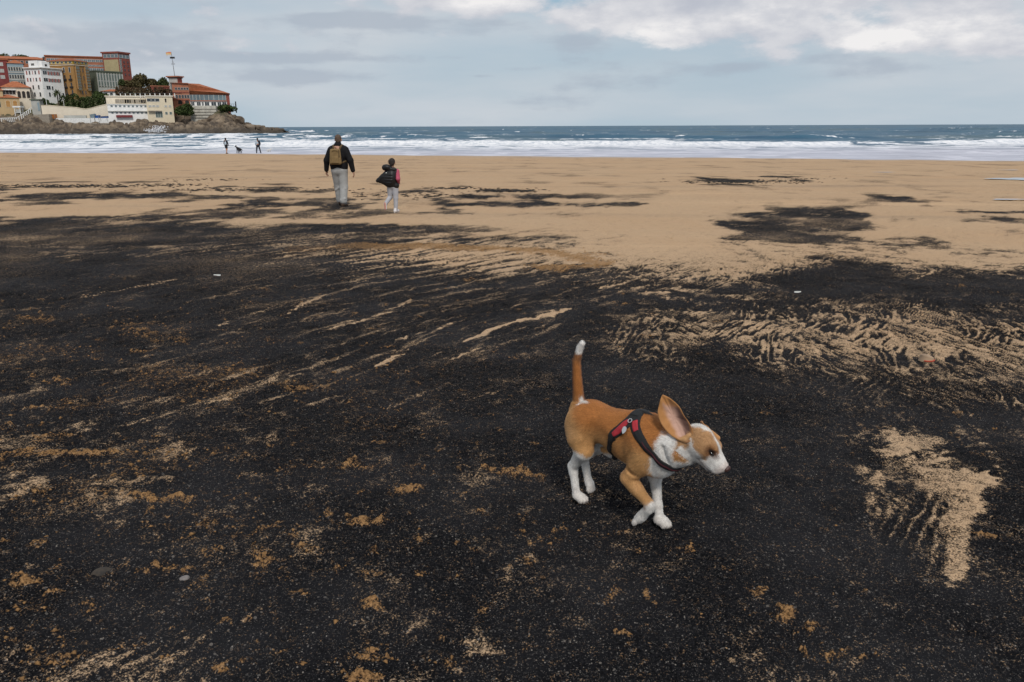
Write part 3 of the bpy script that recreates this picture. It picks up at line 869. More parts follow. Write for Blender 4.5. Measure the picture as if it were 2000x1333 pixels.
# ------------------------------------------------------------------ headland
# heights of the ground, as picture rows at a set distance, along picture columns
HL_U = np.array([-400, -150, 0, 64, 95, 130, 180, 220, 300, 345, 375, 425, 448, 462, 482, 506, 530, 552, 580, 640])
HL = [
    (352, [275] * 20),
    (372, [262, 262, 262, 261, 260, 262, 262, 261, 263, 262, 262, 262, 260, 259, 260, 260, 262, 262, 268, 280]),
    (384, [244, 243, 244, 240, 234, 248, 250, 249, 250, 247, 247, 247, 244, 244, 250, 254, 256, 258, 266, 280]),
    (392, [238, 238, 239, 234, 224, 240, 241, 241, 241, 242, 243, 243, 236, 229, 242, 249, 253, 255, 264, 280]),
    (404, [232, 230, 229, 223, 219, 238, 238, 238, 239, 239, 241, 240, 216, 213, 236, 245, 250, 253, 264, 280]),
    (416, [224, 222, 222, 218, 214, 214, 214, 214, 214, 214, 213, 213, 210, 209, 234, 247, 251, 255, 264, 280]),
    (440, [205, 205, 205, 203, 198, 197, 191, 192, 190, 190, 200, 209, 210, 213, 236, 250, 255, 260, 266, 280]),
    (470, [170, 170, 170, 168, 168, 168, 168, 170, 178, 184, 196, 205, 214, 222, 245, 255, 260, 265, 270, 280]),
    (520, [140, 140, 138, 136, 136, 136, 140, 146, 165, 184, 205, 225, 235, 245, 258, 262, 268, 270, 275, 280]),
    (620, [150, 150, 150, 150, 150, 155, 165, 180, 200, 220, 240, 260, 265, 270, 275, 280, 280, 280, 280, 280]),
]
hd = np.array([q[0] for q in HL], dtype=float)
HZ = np.array([[at(u_, v_, D_)[2] for u_, v_ in zip(HL_U, vs)] for D_, vs in HL])


def headland_z(u, D):
    rz = np.array([np.interp(u, HL_U, row) for row in HZ])
    r = np.clip(np.searchsorted(hd, D, side='right') - 1, 0, len(hd) - 2)
    k = np.clip((D - hd[r]) / (hd[r + 1] - hd[r]), 0, 1)
    i = np.arange(len(u))
    return rz[r, i] * (1 - k) + rz[r + 1, i] * k


uu = np.linspace(-400, 640, 560)
DD = np.concatenate([np.linspace(352, 420, 110), np.linspace(423, 620, 50)])
Ug, Dg = np.meshgrid(uu, DD)
Ug, Dg = Ug.ravel(), Dg.ravel()
HX = (Ug - 1000) / FPX * Dg
z = headland_z(Ug, Dg)
slope_n = fbm(HX * 0.11, Dg * 0.11, 5, 301, 0.62)
cell = np.abs(pn(HX * 0.19 + 0.6 * slope_n, Dg * 0.3, 303)) * 2
rocky = sstep(424, 395, Dg) + sstep(440, 470, Ug)
rocky = np.clip(rocky, 0, 1)
z = z + rocky * (2.1 * slope_n + 2.0 * (cell - 0.5)) + (1 - rocky) * 0.3 * slope_n
ledge = np.round((z + 0.5 * slope_n) / 1.4) * 1.4
z = z * (1 - 0.45 * rocky) + ledge * 0.45 * rocky
HY = Dg + rocky * 1.2 * fbm(HX * 0.2, z * 0.35, 3, 307)
nr, nc = len(DD), len(uu)
ii = np.arange(nr * nc).reshape(nr, nc)
HF = np.stack([ii[:-1, :-1], ii[:-1, 1:], ii[1:, 1:], ii[1:, :-1]], -1).reshape(-1, 4)
me = np_mesh('headland', np.stack([HX, HY, z], -1), HF, False)
m = bpy.data.materials.new('cliff_rock')
m.use_nodes = True
t = NT(m.node_tree)
p = t.n['Principled BSDF']
geo = t.new('ShaderNodeNewGeometry')
pos = geo.outputs['Position']
sp = t.new('ShaderNodeSeparateXYZ')
t.l.new(pos, sp.inputs[0])
nrm = t.new('ShaderNodeSeparateXYZ')
t.l.new(geo.outputs['Normal'], nrm.inputs[0])
c = t.mix(t.ss(t.noise(pos, 0.16, 6, 0.65), 0.35, 0.66), (0.070, 0.052, 0.038), (0.24, 0.185, 0.130))
c = t.mix(t.ss(t.noise(pos, 0.6, 5, 0.7), 0.5, 0.75, 0, .55), c, (0.36, 0.30, 0.225))
c = t.mix(t.ss(t.noise(pos, 0.3, 4, 0.6), 0.50, 0.60, 0, .75), c, (0.04, 0.032, 0.027))
wetb = t.ss(sp.outputs[2], -1.0, 3.4, 0.85, 0.0)
c = t.mix(wetb, c, (0.05, 0.043, 0.036))
gm = t.m('MULTIPLY', t.ss(nrm.outputs[2], 0.72, 0.92), t.ss(sp.outputs[2], 6.0, 9.0))
c = t.mix(gm, c, t.mix(t.noise(pos, 0.5, 4), (0.045, 0.055, 0.02), (0.12, 0.11, 0.06)))
t.l.new(c, p.inputs['Base Color'])
p.inputs['Roughness'].default_value = 0.85
p.inputs['Specular IOR Level'].default_value = 0.2
link('headland', me, m, kind='structure')


def hz(u, D):
    return float(headland_z(np.array([float(u)]), np.array([float(D)]))[0])


# materials of the town
def wallm(name, col, **k):
    return material(name, col, 0.85, k.pop('var', 0.05), k.pop('scale', 0.35), spec=0.2, **k)


M_white = wallm('white_render', (0.80, 0.79, 0.77))
M_cream = wallm('cream_render', (0.70, 0.62, 0.50))
M_cream2 = wallm('beige_render', (0.67, 0.58, 0.43))
M_ochre = wallm('ochre_render', (0.33, 0.185, 0.070))
M_ochre2 = wallm('pale_ochre_render', (0.50, 0.36, 0.20))
M_ochre3 = wallm('orange_ochre_render', (0.44, 0.24, 0.09))
M_yellow = wallm('yellow_render', (0.52, 0.36, 0.08))
M_brick = wallm('red_brick', (0.27, 0.085, 0.065), var=.1)
M_brick2 = wallm('orange_brick', (0.37, 0.15, 0.09), var=.1)
M_maroon = wallm('maroon_brick', (0.22, 0.055, 0.052), var=.1)
M_bluegrey = wallm('blue_grey_render', (0.24, 0.31, 0.345))
M_tile = wallm('terracotta_roof_tiles', (0.40, 0.14, 0.066), var=.14, scale=.9)
M_tile2 = wallm('brown_roof_tiles', (0.30, 0.10, 0.05), var=.14, scale=.9)
M_beigepanel = wallm('beige_panel', (0.42, 0.35, 0.20), var=.08)
M_greygreen = wallm('grey_green_cladding', (0.10, 0.115, 0.085))
M_palegrey = wallm('pale_grey_concrete', (0.44, 0.44, 0.41), var=.1)
M_stone = wallm('grey_stone', (0.33, 0.29, 0.24), var=.14, scale=.8)
M_glass = material('window_glass', (0.045, 0.055, 0.065), 0.15, 0.2, 0.4, spec=0.5)
M_glass2 = material('blue_grey_glass', (0.16, 0.215, 0.24), 0.2, 0.2, 0.3, spec=0.5)
M_glassg = material('green_glass', (0.15, 0.19, 0.165), 0.2, 0.2, 0.3, spec=0.5)
M_dark = material('dark_opening', (0.03, 0.027, 0.025), 0.8)
M_frame = material('white_window_frame', (0.70, 0.69, 0.67), 0.6)
M_shut = material('pink_red_shutter', (0.36, 0.13, 0.115), 0.7)
M_orangeframe = material('tan_window_frame', (0.42, 0.24, 0.10), 0.7)
M_iron = material('dark_iron', (0.03, 0.03, 0.033), 0.6, metal=.3)
M_steel = material('grey_steel', (0.30, 0.31, 0.32), 0.5, metal=.4)
M_whitep = material('white_paint', (0.78, 0.78, 0.76), 0.6)
M_blue = material('blue_tarpaulin', (0.03, 0.12, 0.38), 0.6)
M_redaw = material('dark_red_awning', (0.20, 0.035, 0.04), 0.8)
M_org = material('orange_plastic', (0.48, 0.18, 0.05), 0.6)

_WIN = {}


def win_mesh(w_, h_, fm, gm, bars, arch):
    key = (round(w_, 2), round(h_, 2), fm.name, gm.name, bars, arch)
    if key in _WIN:
        return _WIN[key]
    f = 0.10 if min(w_, h_) > 0.8 else 0.06
    fr = MB()
    fr.box(-w_ / 2, -w_ / 2 + f, -.10, .02, 0, h_).box(w_ / 2 - f, w_ / 2, -.10, .02, 0, h_)
    fr.box(-w_ / 2 + f, w_ / 2 - f, -.10, .02, h_ - f, h_).box(-w_ / 2 + f, w_ / 2 - f, -.13, .02, 0, f)
    for b in range(1, bars + 1):
        xb = -w_ / 2 + w_ * b / (bars + 1)
        fr.box(xb - .05, xb + .05, -.09, .02, f, h_ - f)
    if arch:
        n = 8
        pts = [(-w_ / 2, -.10, h_), (w_ / 2, -.10, h_)] + [(w_ / 2 * math.cos(math.pi * i / n), -.10, h_ + w_ / 2 * math.sin(math.pi * i / n)) for i in range(1, n)]
        fr.poly(pts, [tuple(range(len(pts)))])
    a = fr.mesh('window')
    a.materials.append(fm)
    g = MB().box(-w_ / 2 + f, w_ / 2 - f, -.05, .015, f, h_ - f)
    if arch:
        n = 8
        pts = [(-w_ / 2 * .9, -.12, h_ - f), (w_ / 2 * .9, -.12, h_ - f)] + [(w_ / 2 * .9 * math.cos(math.pi * i / n), -.12, h_ + w_ / 2 * .9 * math.sin(math.pi * i / n)) for i in range(1, n)]
        g.poly(pts, [tuple(range(len(pts)))])
    b = g.mesh('pane')
    b.materials.append(gm)
    _WIN[key] = (a, b)
    return a, b


class Bld:
    """a building seen corner-on; faces, roof and windows are placed by the picture rows of its front"""

    def __init__(s, name, label, xl, xc, xr, top, base, D, wall, rho=35, depth=12, group=None, wall_label=None):
        s.D, s.xl, s.xc, s.xr, s.base, s.top = D, xl, xc, xr, base, top
        s.mpp = D / FPX / math.cos(math.atan((1000 - xc) / FPX)) * 0 + D / FPX
        O = at(xc, base, D)
        az = math.atan2(O[0], O[1])
        # faces are turned relative to this line of sight; a single front looks straight down it
        s.rho = (R_(rho) if xr > xc else 0.0) + az
        ta = math.tan(az)
        s.WL = (xc - xl) * s.mpp / (math.cos(s.rho) + math.sin(s.rho) * ta)
        s.WR = depth
        # turn the block so that both faces keep their picture widths seen along this line of sight
        s.root = empty(name, O, -s.rho - az * 0.0, label=label, cat='building', group=group)
        if xr > xc:
            # x shift in the picture of a point dx, dy off the corner is dx - dy*tan(az)
            s.WR = (xr - xc) * s.mpp / (math.sin(s.rho) - math.cos(s.rho) * ta)
        s.H = (base - top) * s.mpp
        s.found = 6.0
        s.wall = MB().box(-s.WL, 0, 0, s.WR, -s.found, s.H).build('wall', wall, s.root)

    def zz(s, py):
        return (s.base - py) * s.mpp

    def lx(s, px):
        return -s.WL * (s.xc - px) / (s.xc - s.xl)

    def ry(s, px):
        return s.WR * (px - s.xc) / max(s.xr - s.xc, 1e-6)

    def win(s, px, py, w_, h_, fm=None, gm=None, bars=0, arch=False, name='window', face=None):
        """window centred on a picture column and row, w_ and h_ in metres"""
        a, b = win_mesh(w_, h_, fm or M_frame, gm or M_glass, bars, arch)
        o = link(name, a, parent=s.root)
        right = (px > s.xc) if face is None else face == 'R'
        if right:
            o.location = (0, s.ry(px), s.zz(py) - h_ / 2)
            o.rotation_euler = (0, 0, math.pi / 2)
        else:
            o.location = (s.lx(px), 0, s.zz(py) - h_ / 2)
        link('pane', b, parent=o)
        return o

    def slab(s, name, xa, xb, ya, yb, mat_, out=.12, face='L'):
        """a band, panel, door or shutter on a face between picture columns and rows"""
        mb = MB()
        if face == 'L':
            mb.box(s.lx(xa), s.lx(xb), -out, .02, s.zz(yb), s.zz(ya))
        else:
            mb.box(-.02, out, s.ry(xa), s.ry(xb), s.zz(yb), s.zz(ya))
        return mb.build(name, mat_, s.root)

    def flat(s, mat_, h=.5, over=.4, name='roof'):
        return MB().box(-s.WL - over, over, -over, s.WR + over, s.H, s.H + h).build(name, mat_, s.root)

    def hip(s, mat_, h, over=.5, inset=.5):
        return MB().hip(-s.WL - over, over, -over, s.WR + over, s.H + .003, h, inset).build('roof', mat_, s.root)

    def cols(s, xa, xb, n):
        return [xa + (xb - xa) * (i + .5) / n for i in range(n)]


# far row of roofs along the top of the hill
b = Bld('brick_terrace', 'long terracotta roofed brick terrace along the top of the hill behind the white building', -60, 104, 104, 121, 150, 500, M_brick2, depth=14)
b.hip(M_tile, 1.9, .6)
for x in range(-48, 102, 9):
    b.win(x, 126, 1.5, 1.5)
b = Bld('school_block', 'long orange brick block with rows of glass left of the red tower', 104, 209, 209, 119, 168, 490, M_brick2, depth=16)
b.flat(M_tile2, .7)
for (ya, yb) in ((122, 127), (131.5, 134.5), (137, 142.5)):
    for x in b.cols(106, 208, 14):
        b.win(x, (ya + yb) / 2, 2.0, (yb - ya) * b.mpp * .9, gm=M_glass2, bars=1)
# red tower
b = Bld('tower_block', 'tall red brick tower block with a beige panel and a window band under its roof', 208, 238, 259, 110, 166, 480, M_brick, rho=40)
b.flat(M_brick, .8, .5)
b.slab('panel', 210.5, 237, 121.5, 145, M_beigepanel, .25)
for x in b.cols(210, 238, 4):
    b.win(x, 114.8, 2.3, 1.9, gm=M_glass2)
for x in b.cols(239, 258, 3):
    b.win(x, 115.5, 2.6, 1.8, gm=M_glass2, face='R')
for y in (125, 132, 139, 147):
    for x in (247, 254):
        b.win(x, y, 1.3, 1.2, fm=M_brick, face='R')
for y in (123, 129, 135, 141):
    b.win(240.6, y, 1.4, 1.6, gm=M_glassg, face='R')
# grey green modern block
b = Bld('office_block', 'grey green modern block with white columns below the red tower', 178, 193, 243, 144, 184, 452, M_greygreen, rho=58)
b.flat(M_greygreen, .6, .2)
b.slab('base', 193.4, 242, 172, 180, M_palegrey, .3, 'R')
for x in b.cols(194, 242, 9):
    b.win(x, 154, 1.35, 3.6, fm=M_whitep, gm=M_glassg, face='R')
    b.win(x, 165, 1.35, 2.6, fm=M_whitep, gm=M_glassg, face='R')
for i in range(10):
    x = 194 + 48 * i / 9
    b.slab('column', x - .6, x + .6, 146, 172, M_palegrey, .45, 'R')
# maroon flats at the left edge
b = Bld('maroon_flats', 'dark red brick flats with white windows at the left edge of the town', -40, 27, 27, 126, 200, 436, M_maroon, depth=14)
b.flat(M_tile2, .6)
for y in (133, 144.5, 155.5):
    for x in (-30, -20, -8, 3, 14):
        b.win(x, y, 2.0, 1.7, gm=M_palegrey, bars=1)
# blue grey flats
b = Bld('blue_grey_flats', 'blue grey flats with an orange tiled roof between dark red flats and white building', 27.6, 57.5, 57.5, 132, 205, 432, M_bluegrey, depth=12)
b.hip(M_tile, 1.9)
for y in (142, 155.5, 167):
    for x in b.cols(28, 57, 6):
        b.win(x, y, 1.0, 2.0, fm=M_cream)
for y in (148, 161):
    b.slab('band', 27.6, 57.5, y - 1, y + 1, M_palegrey, .25)
# white building
b = Bld('white_building', 'five storey white building with red shutters and dark attic windows', 57.5, 88.5, 129, 139, 200, 424, M_white, rho=48)
b.flat(M_white, .35, .5, 'parapet')
b.slab('cornice', 57.5, 88.5, 139.6, 140.7, M_stone, .5)
b.slab('cornice', 88.5, 129, 139.6, 140.7, M_stone, .5, 'R')
for (xa, xb, face) in ((66, 83, 'L'), (94, 108, 'R')):
    at_mb = MB()
    if face == 'L':
        at_mb.box(b.lx(xa), b.lx(xb), .5, 6, b.H + .35, b.H + 3.6)
    else:
        at_mb.box(-6, -.5, b.ry(xa), b.ry(xb), b.H + .35, b.H + 3.2)
    at_mb.build('attic', M_white, b.root)
o = b.win(74, 132.6, 2.2, 1.2, gm=M_dark, bars=2)
o.location.y += .5
o = b.win(101, 133.6, 1.6, 1.2, gm=M_dark, face='R')
o.location.x -= .5
for y in (147, 159.5):
    for x in (67.5, 78.3):
        b.win(x, y, 1.1, 1.9)
    for x in (62, 85):
        b.win(x, y, .8, 1.8, fm=M_shut, gm=M_shut)
    b.win(73, y, .35, 1.8, fm=M_shut, gm=M_shut)
    b.win(95.5, y, 2.6, 1.8, bars=1, face='R')
    for i in range(8):
        x = 102 + 3.0 * i
        b.win(x, y + .6, .85, 1.7, fm=M_shut if i % 2 == 0 else M_frame, gm=M_shut if i % 2 == 0 else M_glass, face='R')
for x in (70.5, 80.8):
    b.win(x, 173, 1.1, 2.1)
    b.win(x + 1, 187, 1.2, 1.6, arch=True)
b.win(98.5, 173.5, 2.6, 1.9, bars=1, face='R')
b.win(106, 174, 1.0, 1.9, face='R')
for x in (99, 108, 117, 125):
    b.win(x, 187, 1.2, 1.6, arch=True, face='R')
# ochre building
b = Bld('ochre_building', 'ochre yellow building with balconies and glazed bays beside the white building', 101, 152.5, 180, 130, 196, 436, M_ochre, rho=42)
b.slab('top_floor', 101, 152.5, 126.5, 131.5, M_yellow, .25)
b.slab('top_floor', 152.5, 180, 126.5, 131.5, M_yellow, .25, 'R')
for x in b.cols(106, 152, 6):
    o = b.win(x, 129, 1.7, 1.0)
    o.location.y -= .25
for x in b.cols(153, 179, 4):
    o = b.win(x, 129, 1.3, 1.0, face='R')
    o.location.x += .25
MB().hip(-b.WL - .8, .8, -.8, b.WR + .8, b.zz(126.4), 1.6).build('roof', M_tile2, b.root)
b.slab('cornice', 101, 152.5, 133, 134, M_cream, .4)
b.slab('cornice', 152.5, 180, 133, 134, M_cream, .4, 'R')
for y in (142, 155.5, 169, 182):
    for x in (134, 144.5):
        b.win(x, y, 1.2, 2.6, fm=M_orangeframe if y > 145 else M_frame)
        if y > 145:
            b.slab('balcony', x - 2.6, x + 2.6, y + 2.5, y + 5.6, M_iron, .7)
    for x in (163, 169):
        b.win(x, y, 1.0, 2.2, fm=M_orangeframe, gm=M_glass, face='R')
for (xa, xb) in ((154.5, 160), (172, 178)):
    b.slab('bay', xa, xb, 136, 176, M_orangeframe, .8, 'R')
    for y in np.arange(138.5, 175, 5.2):
        o = b.win((xa + xb) / 2, y, 2.4, 1.9, fm=M_orangeframe, gm=M_glassg, face='R', bars=1)
        o.location.x += .8
# low house with orange roof behind the hedge
b = Bld('garden_house', 'low white house with a flat orange roof behind the terrace trees', 204, 247, 247, 181, 200, 434, M_white, depth=8)
b.hip(M_tile, 1.1, .8)
for x in (211, 221, 231, 240):
    b.win(x, 185.5, 1.5, 1.4)
# promenade villas at the left
b = Bld('arched_villa', 'cream villa with tall arched windows and an orange roof below the blue grey flats', 12, 64, 64, 175, 214, 418, M_cream, depth=10)
b.hip(M_tile, 3.0, .7)
for x in (16, 22, 28, 34):
    b.win(x, 184, 1.5, 2.2, gm=M_dark)
for x in (43, 51.5, 60):
    b.win(x, 189, 1.5, 2.6, fm=M_stone, gm=M_dark, arch=True)
b.slab('awning', 17, 38, 178.6, 180.4, M_whitep, .9)
b = Bld('promenade_pavilion', 'ochre pavilion with round arches and orange roofs on the promenade at far left', -30, 42, 42, 194, 222, 406, M_ochre2, depth=9)
b.hip(M_tile, 1.6, .6)
for x in (-22, -10, 2, 20, 33):
    b.win(x, 206.5, 2.0, 2.4, fm=M_cream, gm=M_dark if x < 10 else M_ochre3, arch=True)
MB().box(b.lx(-30), b.lx(13), 1.0, 8, b.H + .1, b.H + 3.4).build('upper_floor', M_ochre2, b.root)
MB().hip(b.lx(-31), b.lx(15), .4, 8.6, b.H + 3.4, 2.6).build('roof', M_tile, b.root)
b = Bld('changing_hut', 'small pale grey green hut with a flat roof beside the promenade steps', 64, 80, 87, 198, 219, 404, M_palegrey, rho=30)
b.flat(M_greygreen, .5, .4)
b.slab('door', 75.6, 79, 202, 217, M_bluegrey, .12)
# bathing club by the sea wall
b = Bld('bathing_club', 'long low white bathing club with small windows and a red awning above the rocks', 218, 293, 293, 208, 241, 400, M_white, depth=7)
b.flat(M_whitep, .3, .3)
for x in b.cols(222, 292, 9):
    b.win(x, 210.6, 1.0, .8, gm=M_glass2)
    b.win(x, 222.5, 1.0, .8, gm=M_glass2)
b.slab('ledge', 218, 293, 219, 220.2, M_palegrey, .7)
b.slab('awning', 232, 262, 226.5, 230.5, M_redaw, 1.2)
b.slab('awning', 292, 293, 222, 226, M_redaw, 1.2)
b.slab('door', 282.5, 286, 233, 240, M_blue, .12)
b = Bld('beige_annex', 'plain beige three storey annex with a roof terrace above the rocks', 293, 342, 342, 193.5, 242, 401, M_cream2, depth=12)
b.flat(M_cream, .35, .35)
for x in (299, 306, 313):
    b.win(x, 199.5, 2.2, 1.5, gm=M_glass)
    b.win(x, 210.5, 1.4, .9, gm=M_palegrey)
for x in (328, 336):
    b.win(x, 223, 1.2, 1.3, gm=M_glassg)
    b.win(x, 210.5, 1.2, .9, gm=M_palegrey)
b.win(329, 201, .9, 1.4, fm=M_cream, gm=M_dark, arch=True)
b.win(314, 225.5, 3.2, 2.8, gm=M_glassg, bars=2)
b.slab('balcony', 295, 320, 218.6, 220, M_stone, 1.2)
# terrace arcade behind the bathing club
b = Bld('arcade_wall', 'cream terrace wall with dark openings above the white bathing club', 214, 293, 293, 191.5, 212, 408, M_cream, depth=9)
b.flat(M_cream, .35, .5)
for x in b.cols(232, 292, 7):
    b.win(x, 199.5, 3.0, 1.9, fm=M_cream2, gm=M_dark if int(x) % 2 else M_stone)
pg_ = empty('pergola', at(286, 191.3, 406), 0, label='dark pergola on white posts along the cream roof terrace', cat='pergola')
mpp = 406 / FPX
for i in range(12):
    x = (-48 + i * 9.2) * mpp
    MB().box(x - .16, x + .16, 0, .3, 0, 2.0).build('post', M_whitep, pg_)
for i in range(12):
    x = (-50 + i * 9.3) * mpp
    MB().box(x, x + 2.3, .1, 3.6, 2.0, 2.22).build('roof_panel', M_iron, pg_)
MB().box(-48 * mpp, 54 * mpp, .12, .2, .95, 1.05).build('rail', M_whitep, pg_)
for i in range(26):
    x = (-48 + i * 4.05) * mpp
    MB().box(x - .06, x + .06, .12, .2, 0, .95).build('baluster', M_whitep, pg_)

# clubhouse on the point
cl = Bld('clubhouse', 'orange red clubhouse with a sweeping terracotta roof and glass gallery on the point', 342, 372.5, 372.5, 166.5, 212, 414, M_brick2, depth=20)
D = 414
mp_ = cl.mpp


def cx(px):
    return (px - 372.5) * mp_


def cz(py):
    return (212 - py) * mp_


MB().box(cx(372.6), cx(443), 1.5, 20, -6, cz(184)).build('gallery_wall', M_brick2, cl.root)
MB().box(cx(372.8), cx(437), .9, 1.45, cz(197.5), cz(187.5)).build('glass_gallery', M_glass2, cl.root)
MB().box(cx(372.8), cx(437.5), .4, 1.45, cz(199), cz(197.5)).build('ledge', M_brick2, cl.root)
MB().box(cx(372.8), cx(438), .9, 1.45, cz(209.5), cz(199)).build('lower_wall', M_white, cl.root)
MB().box(cx(372.8), cx(430), -1.0, .85, cz(210.6), cz(209.5)).build('terrace', M_palegrey, cl.root)
for x in (373.2, 378, 384, 390.5, 398, 406, 415, 424, 431, 436.6):
    MB().box(cx(x) - .13, cx(x) + .13, .78, .9, cz(197.5), cz(187.5)).build('mullion', M_palegrey, cl.root)
for (x, w_) in ((377, 1.6), (387.5, 1.9), (394.5, 1.0), (402, 2.2), (414, 2.4), (424, 1.8), (433, 2.0)):
    a, g_ = win_mesh(w_, 1.9, M_frame, M_glass, 1, False)
    o = link('window', a, parent=cl.root)
    o.location = (cx(x), .9, cz(207.4))
    link('pane', g_, parent=o)
# sweeping roof: ridge falls to the right
rf = MB()
P = [(cx(341), -.8, cz(166.5)), (cx(372.5), -.8, cz(168)), (cx(372.6), -.2, cz(180)), (cx(444.5), -.2, cz(184.6)), (cx(444.5), 20, cz(184.6)), (cx(392), 11, cz(166)), (cx(431), 11, cz(178)), (cx(341), 20, cz(166)), (cx(345), 11, cz(164.5))]
rf.poly(P, [(0, 1, 5, 8), (1, 2, 6, 5), (2, 3, 6), (3, 4, 6), (6, 4, 7, 5), (8, 5, 7), (0, 8, 7)])
rf.poly([(cx(372.6), -.2, cz(180)), (cx(444.5), -.2, cz(184.6)), (cx(444.5), 1.5, cz(187)), (cx(372.6), 1.5, cz(187))], [(0, 1, 2, 3)])
rf.build('roof', M_tile, cl.root)
MB().box(cx(437.5), cx(443.3), .9, 4, -2, cz(185.4)).build('end_wall', M_brick, cl.root)
for y in (177, 191):
    for x in (349, 354.5, 360, 365, 370):
        cl.win(x, y, 1.1, 1.7 if y > 180 else 1.2, fm=M_palegrey, gm=M_glass)
for x in (354, 367):
    cl.win(x, 202.5, 2.0, 1.3, fm=M_brick2, gm=M_dark, arch=True)
cl.slab('band', 342, 372.5, 183, 184.2, M_brick, .2)
cl.slab('band', 342, 372.5, 196.5, 197.6, M_brick, .2)
wing = Bld('clubhouse_wing', 'low red brick wing with small openings behind the pergola', 300, 341.5, 341.5, 172, 195, 420, M_brick, depth=9)
wing.flat(M_brick2, .4)
for x in (306, 312, 318, 324, 330, 336):
    wing.win(x, 178, .9, 1.4, fm=M_brick, gm=M_dark)
# lookout tower
tw = Bld('lookout_tower', 'square lookout tower with a wide flat roof rising from the clubhouse', 331.5, 347.5, 356, 152.5, 168, 418, M_palegrey, rho=35)
MB().box(-.02, .18, .1, tw.WR - .1, -1, tw.H).build('brick_face', M_brick, tw.root)
MB().box(-tw.WL - .9, .9, -.9, tw.WR + .9, tw.H, tw.H + .55).build('roof', M_brick2, tw.root)
MB().box(-tw.WL - .4, .4, -.4, tw.WR + .4, tw.H - .5, tw.H).build('soffit', M_iron, tw.root)
o = tw.win(350.5, 164.5, 1.2, 1.1, gm=M_whitep, face='R')
o.location.x += .18
# mast with a flag and a weather vane
O = at(341.5, 150.6, 420)
mast = empty('flag_mast', O, 0, label='tall steel mast with cross arms standing on the lookout tower roof', cat='mast')
mh = 44 * 420 / FPX
MB().tube((0, 0, -.1), (-.5, 0, mh), .22, .09).build('pole', M_steel, mast)
MB().box(-1.1, .7, -.08, .08, mh * .50, mh * .53).build('cross_arm', M_steel, mast)
MB().box(-1.3, .9, -.3, .3, mh * .73, mh * .80).build('signal_box', M_iron, mast)
MB().box(-.7, .3, -.08, .08, mh * .58, mh * .60).build('cross_arm', M_steel, mast)
fl = MB()
n = 7
pts = []
for i in range(n):
    k = i / (n - 1)
    for zc in (0, 1):
        pts.append((-.55 - 2.6 * k, .25 * math.sin(k * 6), mh * .97 - 1.5 + 1.7 * zc + .15 * math.sin(k * 5)))
fl.poly(pts, [(2 * i, 2 * i + 2, 2 * i + 3, 2 * i + 1) for i in range(n - 1)])
M_flag = bpy.data.materials.new('flag_cloth')
M_flag.use_nodes = True
t = NT(M_flag.node_tree)
tc_ = t.new('ShaderNodeTexCoord')
sp = t.new('ShaderNodeSeparateXYZ')
t.l.new(tc_.outputs['Generated'], sp.inputs[0])
cc = t.mix(t.m('GREATER_THAN', sp.outputs[2], 0.35), (0.55, 0.50, 0.48), (0.62, 0.40, 0.16))
cc = t.mix(t.m('GREATER_THAN', sp.outputs[2], 0.75), cc, (0.6, 0.16, 0.1))
t.l.new(cc, t.n['Principled BSDF'].inputs['Base Color'])
o = fl.build('flag', M_flag, label='orange and white flag blown out at the top of the tower mast', cat='flag')
sol = o.modifiers.new('thickness', 'SOLIDIFY')
sol.thickness = .03
o.location = O

# walls, railings, stairs, posts
o = empty('retaining_wall', at(400, 236, 404), 0, label='pale grey battered retaining wall under the clubhouse terrace', cat='wall')
mb = MB()
k4 = 404 / FPX
mb.poly([(-27 * k4, 0, -2), (24 * k4, 0, -2), (20 * k4, 2, 27 * k4), (-26 * k4, 2, 27 * k4), (-27 * k4, 12, -2), (24 * k4, 12, -2), (20 * k4, 12, 27 * k4), (-26 * k4, 12, 27 * k4)],
        [(0, 1, 2, 3), (1, 5, 6, 2), (5, 4, 7, 6), (4, 0, 3, 7), (3, 2, 6, 7)])
mb.build('wall', wallm('battered_concrete', (0.46, 0.44, 0.385), var=.16, scale=.5), o)
for i in range(1, 5):
    MB().box(-26.6 * k4, 21 * k4, 2 * i / 5.4 - .10, 2 * i / 5.4 + .3, i * 5.2 * k4, i * 5.2 * k4 + .10).build('course', M_stone, o)
o = empty('garden_wall', at(150, 236, 398), 0, label='long cream rendered wall below the green hedge with a stepped top', cat='wall')
k4 = 398 / FPX
prof = [(-63, 27), (-50, 27.5), (-35, 26), (-15, 24.5), (0, 23.5), (10, 21.5), (20, 20.5), (30, 22), (44, 25.5), (60, 29), (66, 29.5), (68, 28)]
mb = MB()
for (xa, za), (xb, zb) in zip(prof[:-1], prof[1:]):
    mb.poly([(xa * k4, 0, -4), (xb * k4, 0, -4), (xb * k4, 0, zb * k4), (xa * k4, 0, za * k4), (xa * k4, 1.0, -4), (xb * k4, 1.0, -4), (xb * k4, 1.0, zb * k4), (xa * k4, 1.0, za * k4)],
            [(0, 1, 2, 3), (5, 4, 7, 6), (3, 2, 6, 7)])
mb.build('wall', M_cream, o)
mb = MB()
for (xa, za), (xb, zb) in zip(prof[:-1], prof[1:]):
    mb.poly([(xa * k4, -.15, za * k4), (xb * k4, -.15, zb * k4), (xb * k4, -.15, zb * k4 + .25), (xa * k4, -.15, za * k4 + .25), (xa * k4, 1.1, za * k4), (xb * k4, 1.1, zb * k4), (xb * k4, 1.1, zb * k4 + .25), (xa * k4, 1.1, za * k4 + .25)],
            [(0, 1, 2, 3), (5, 4, 7, 6), (3, 2, 6, 7), (1, 0, 4, 5)])
mb.build('coping', M_cream2, o)
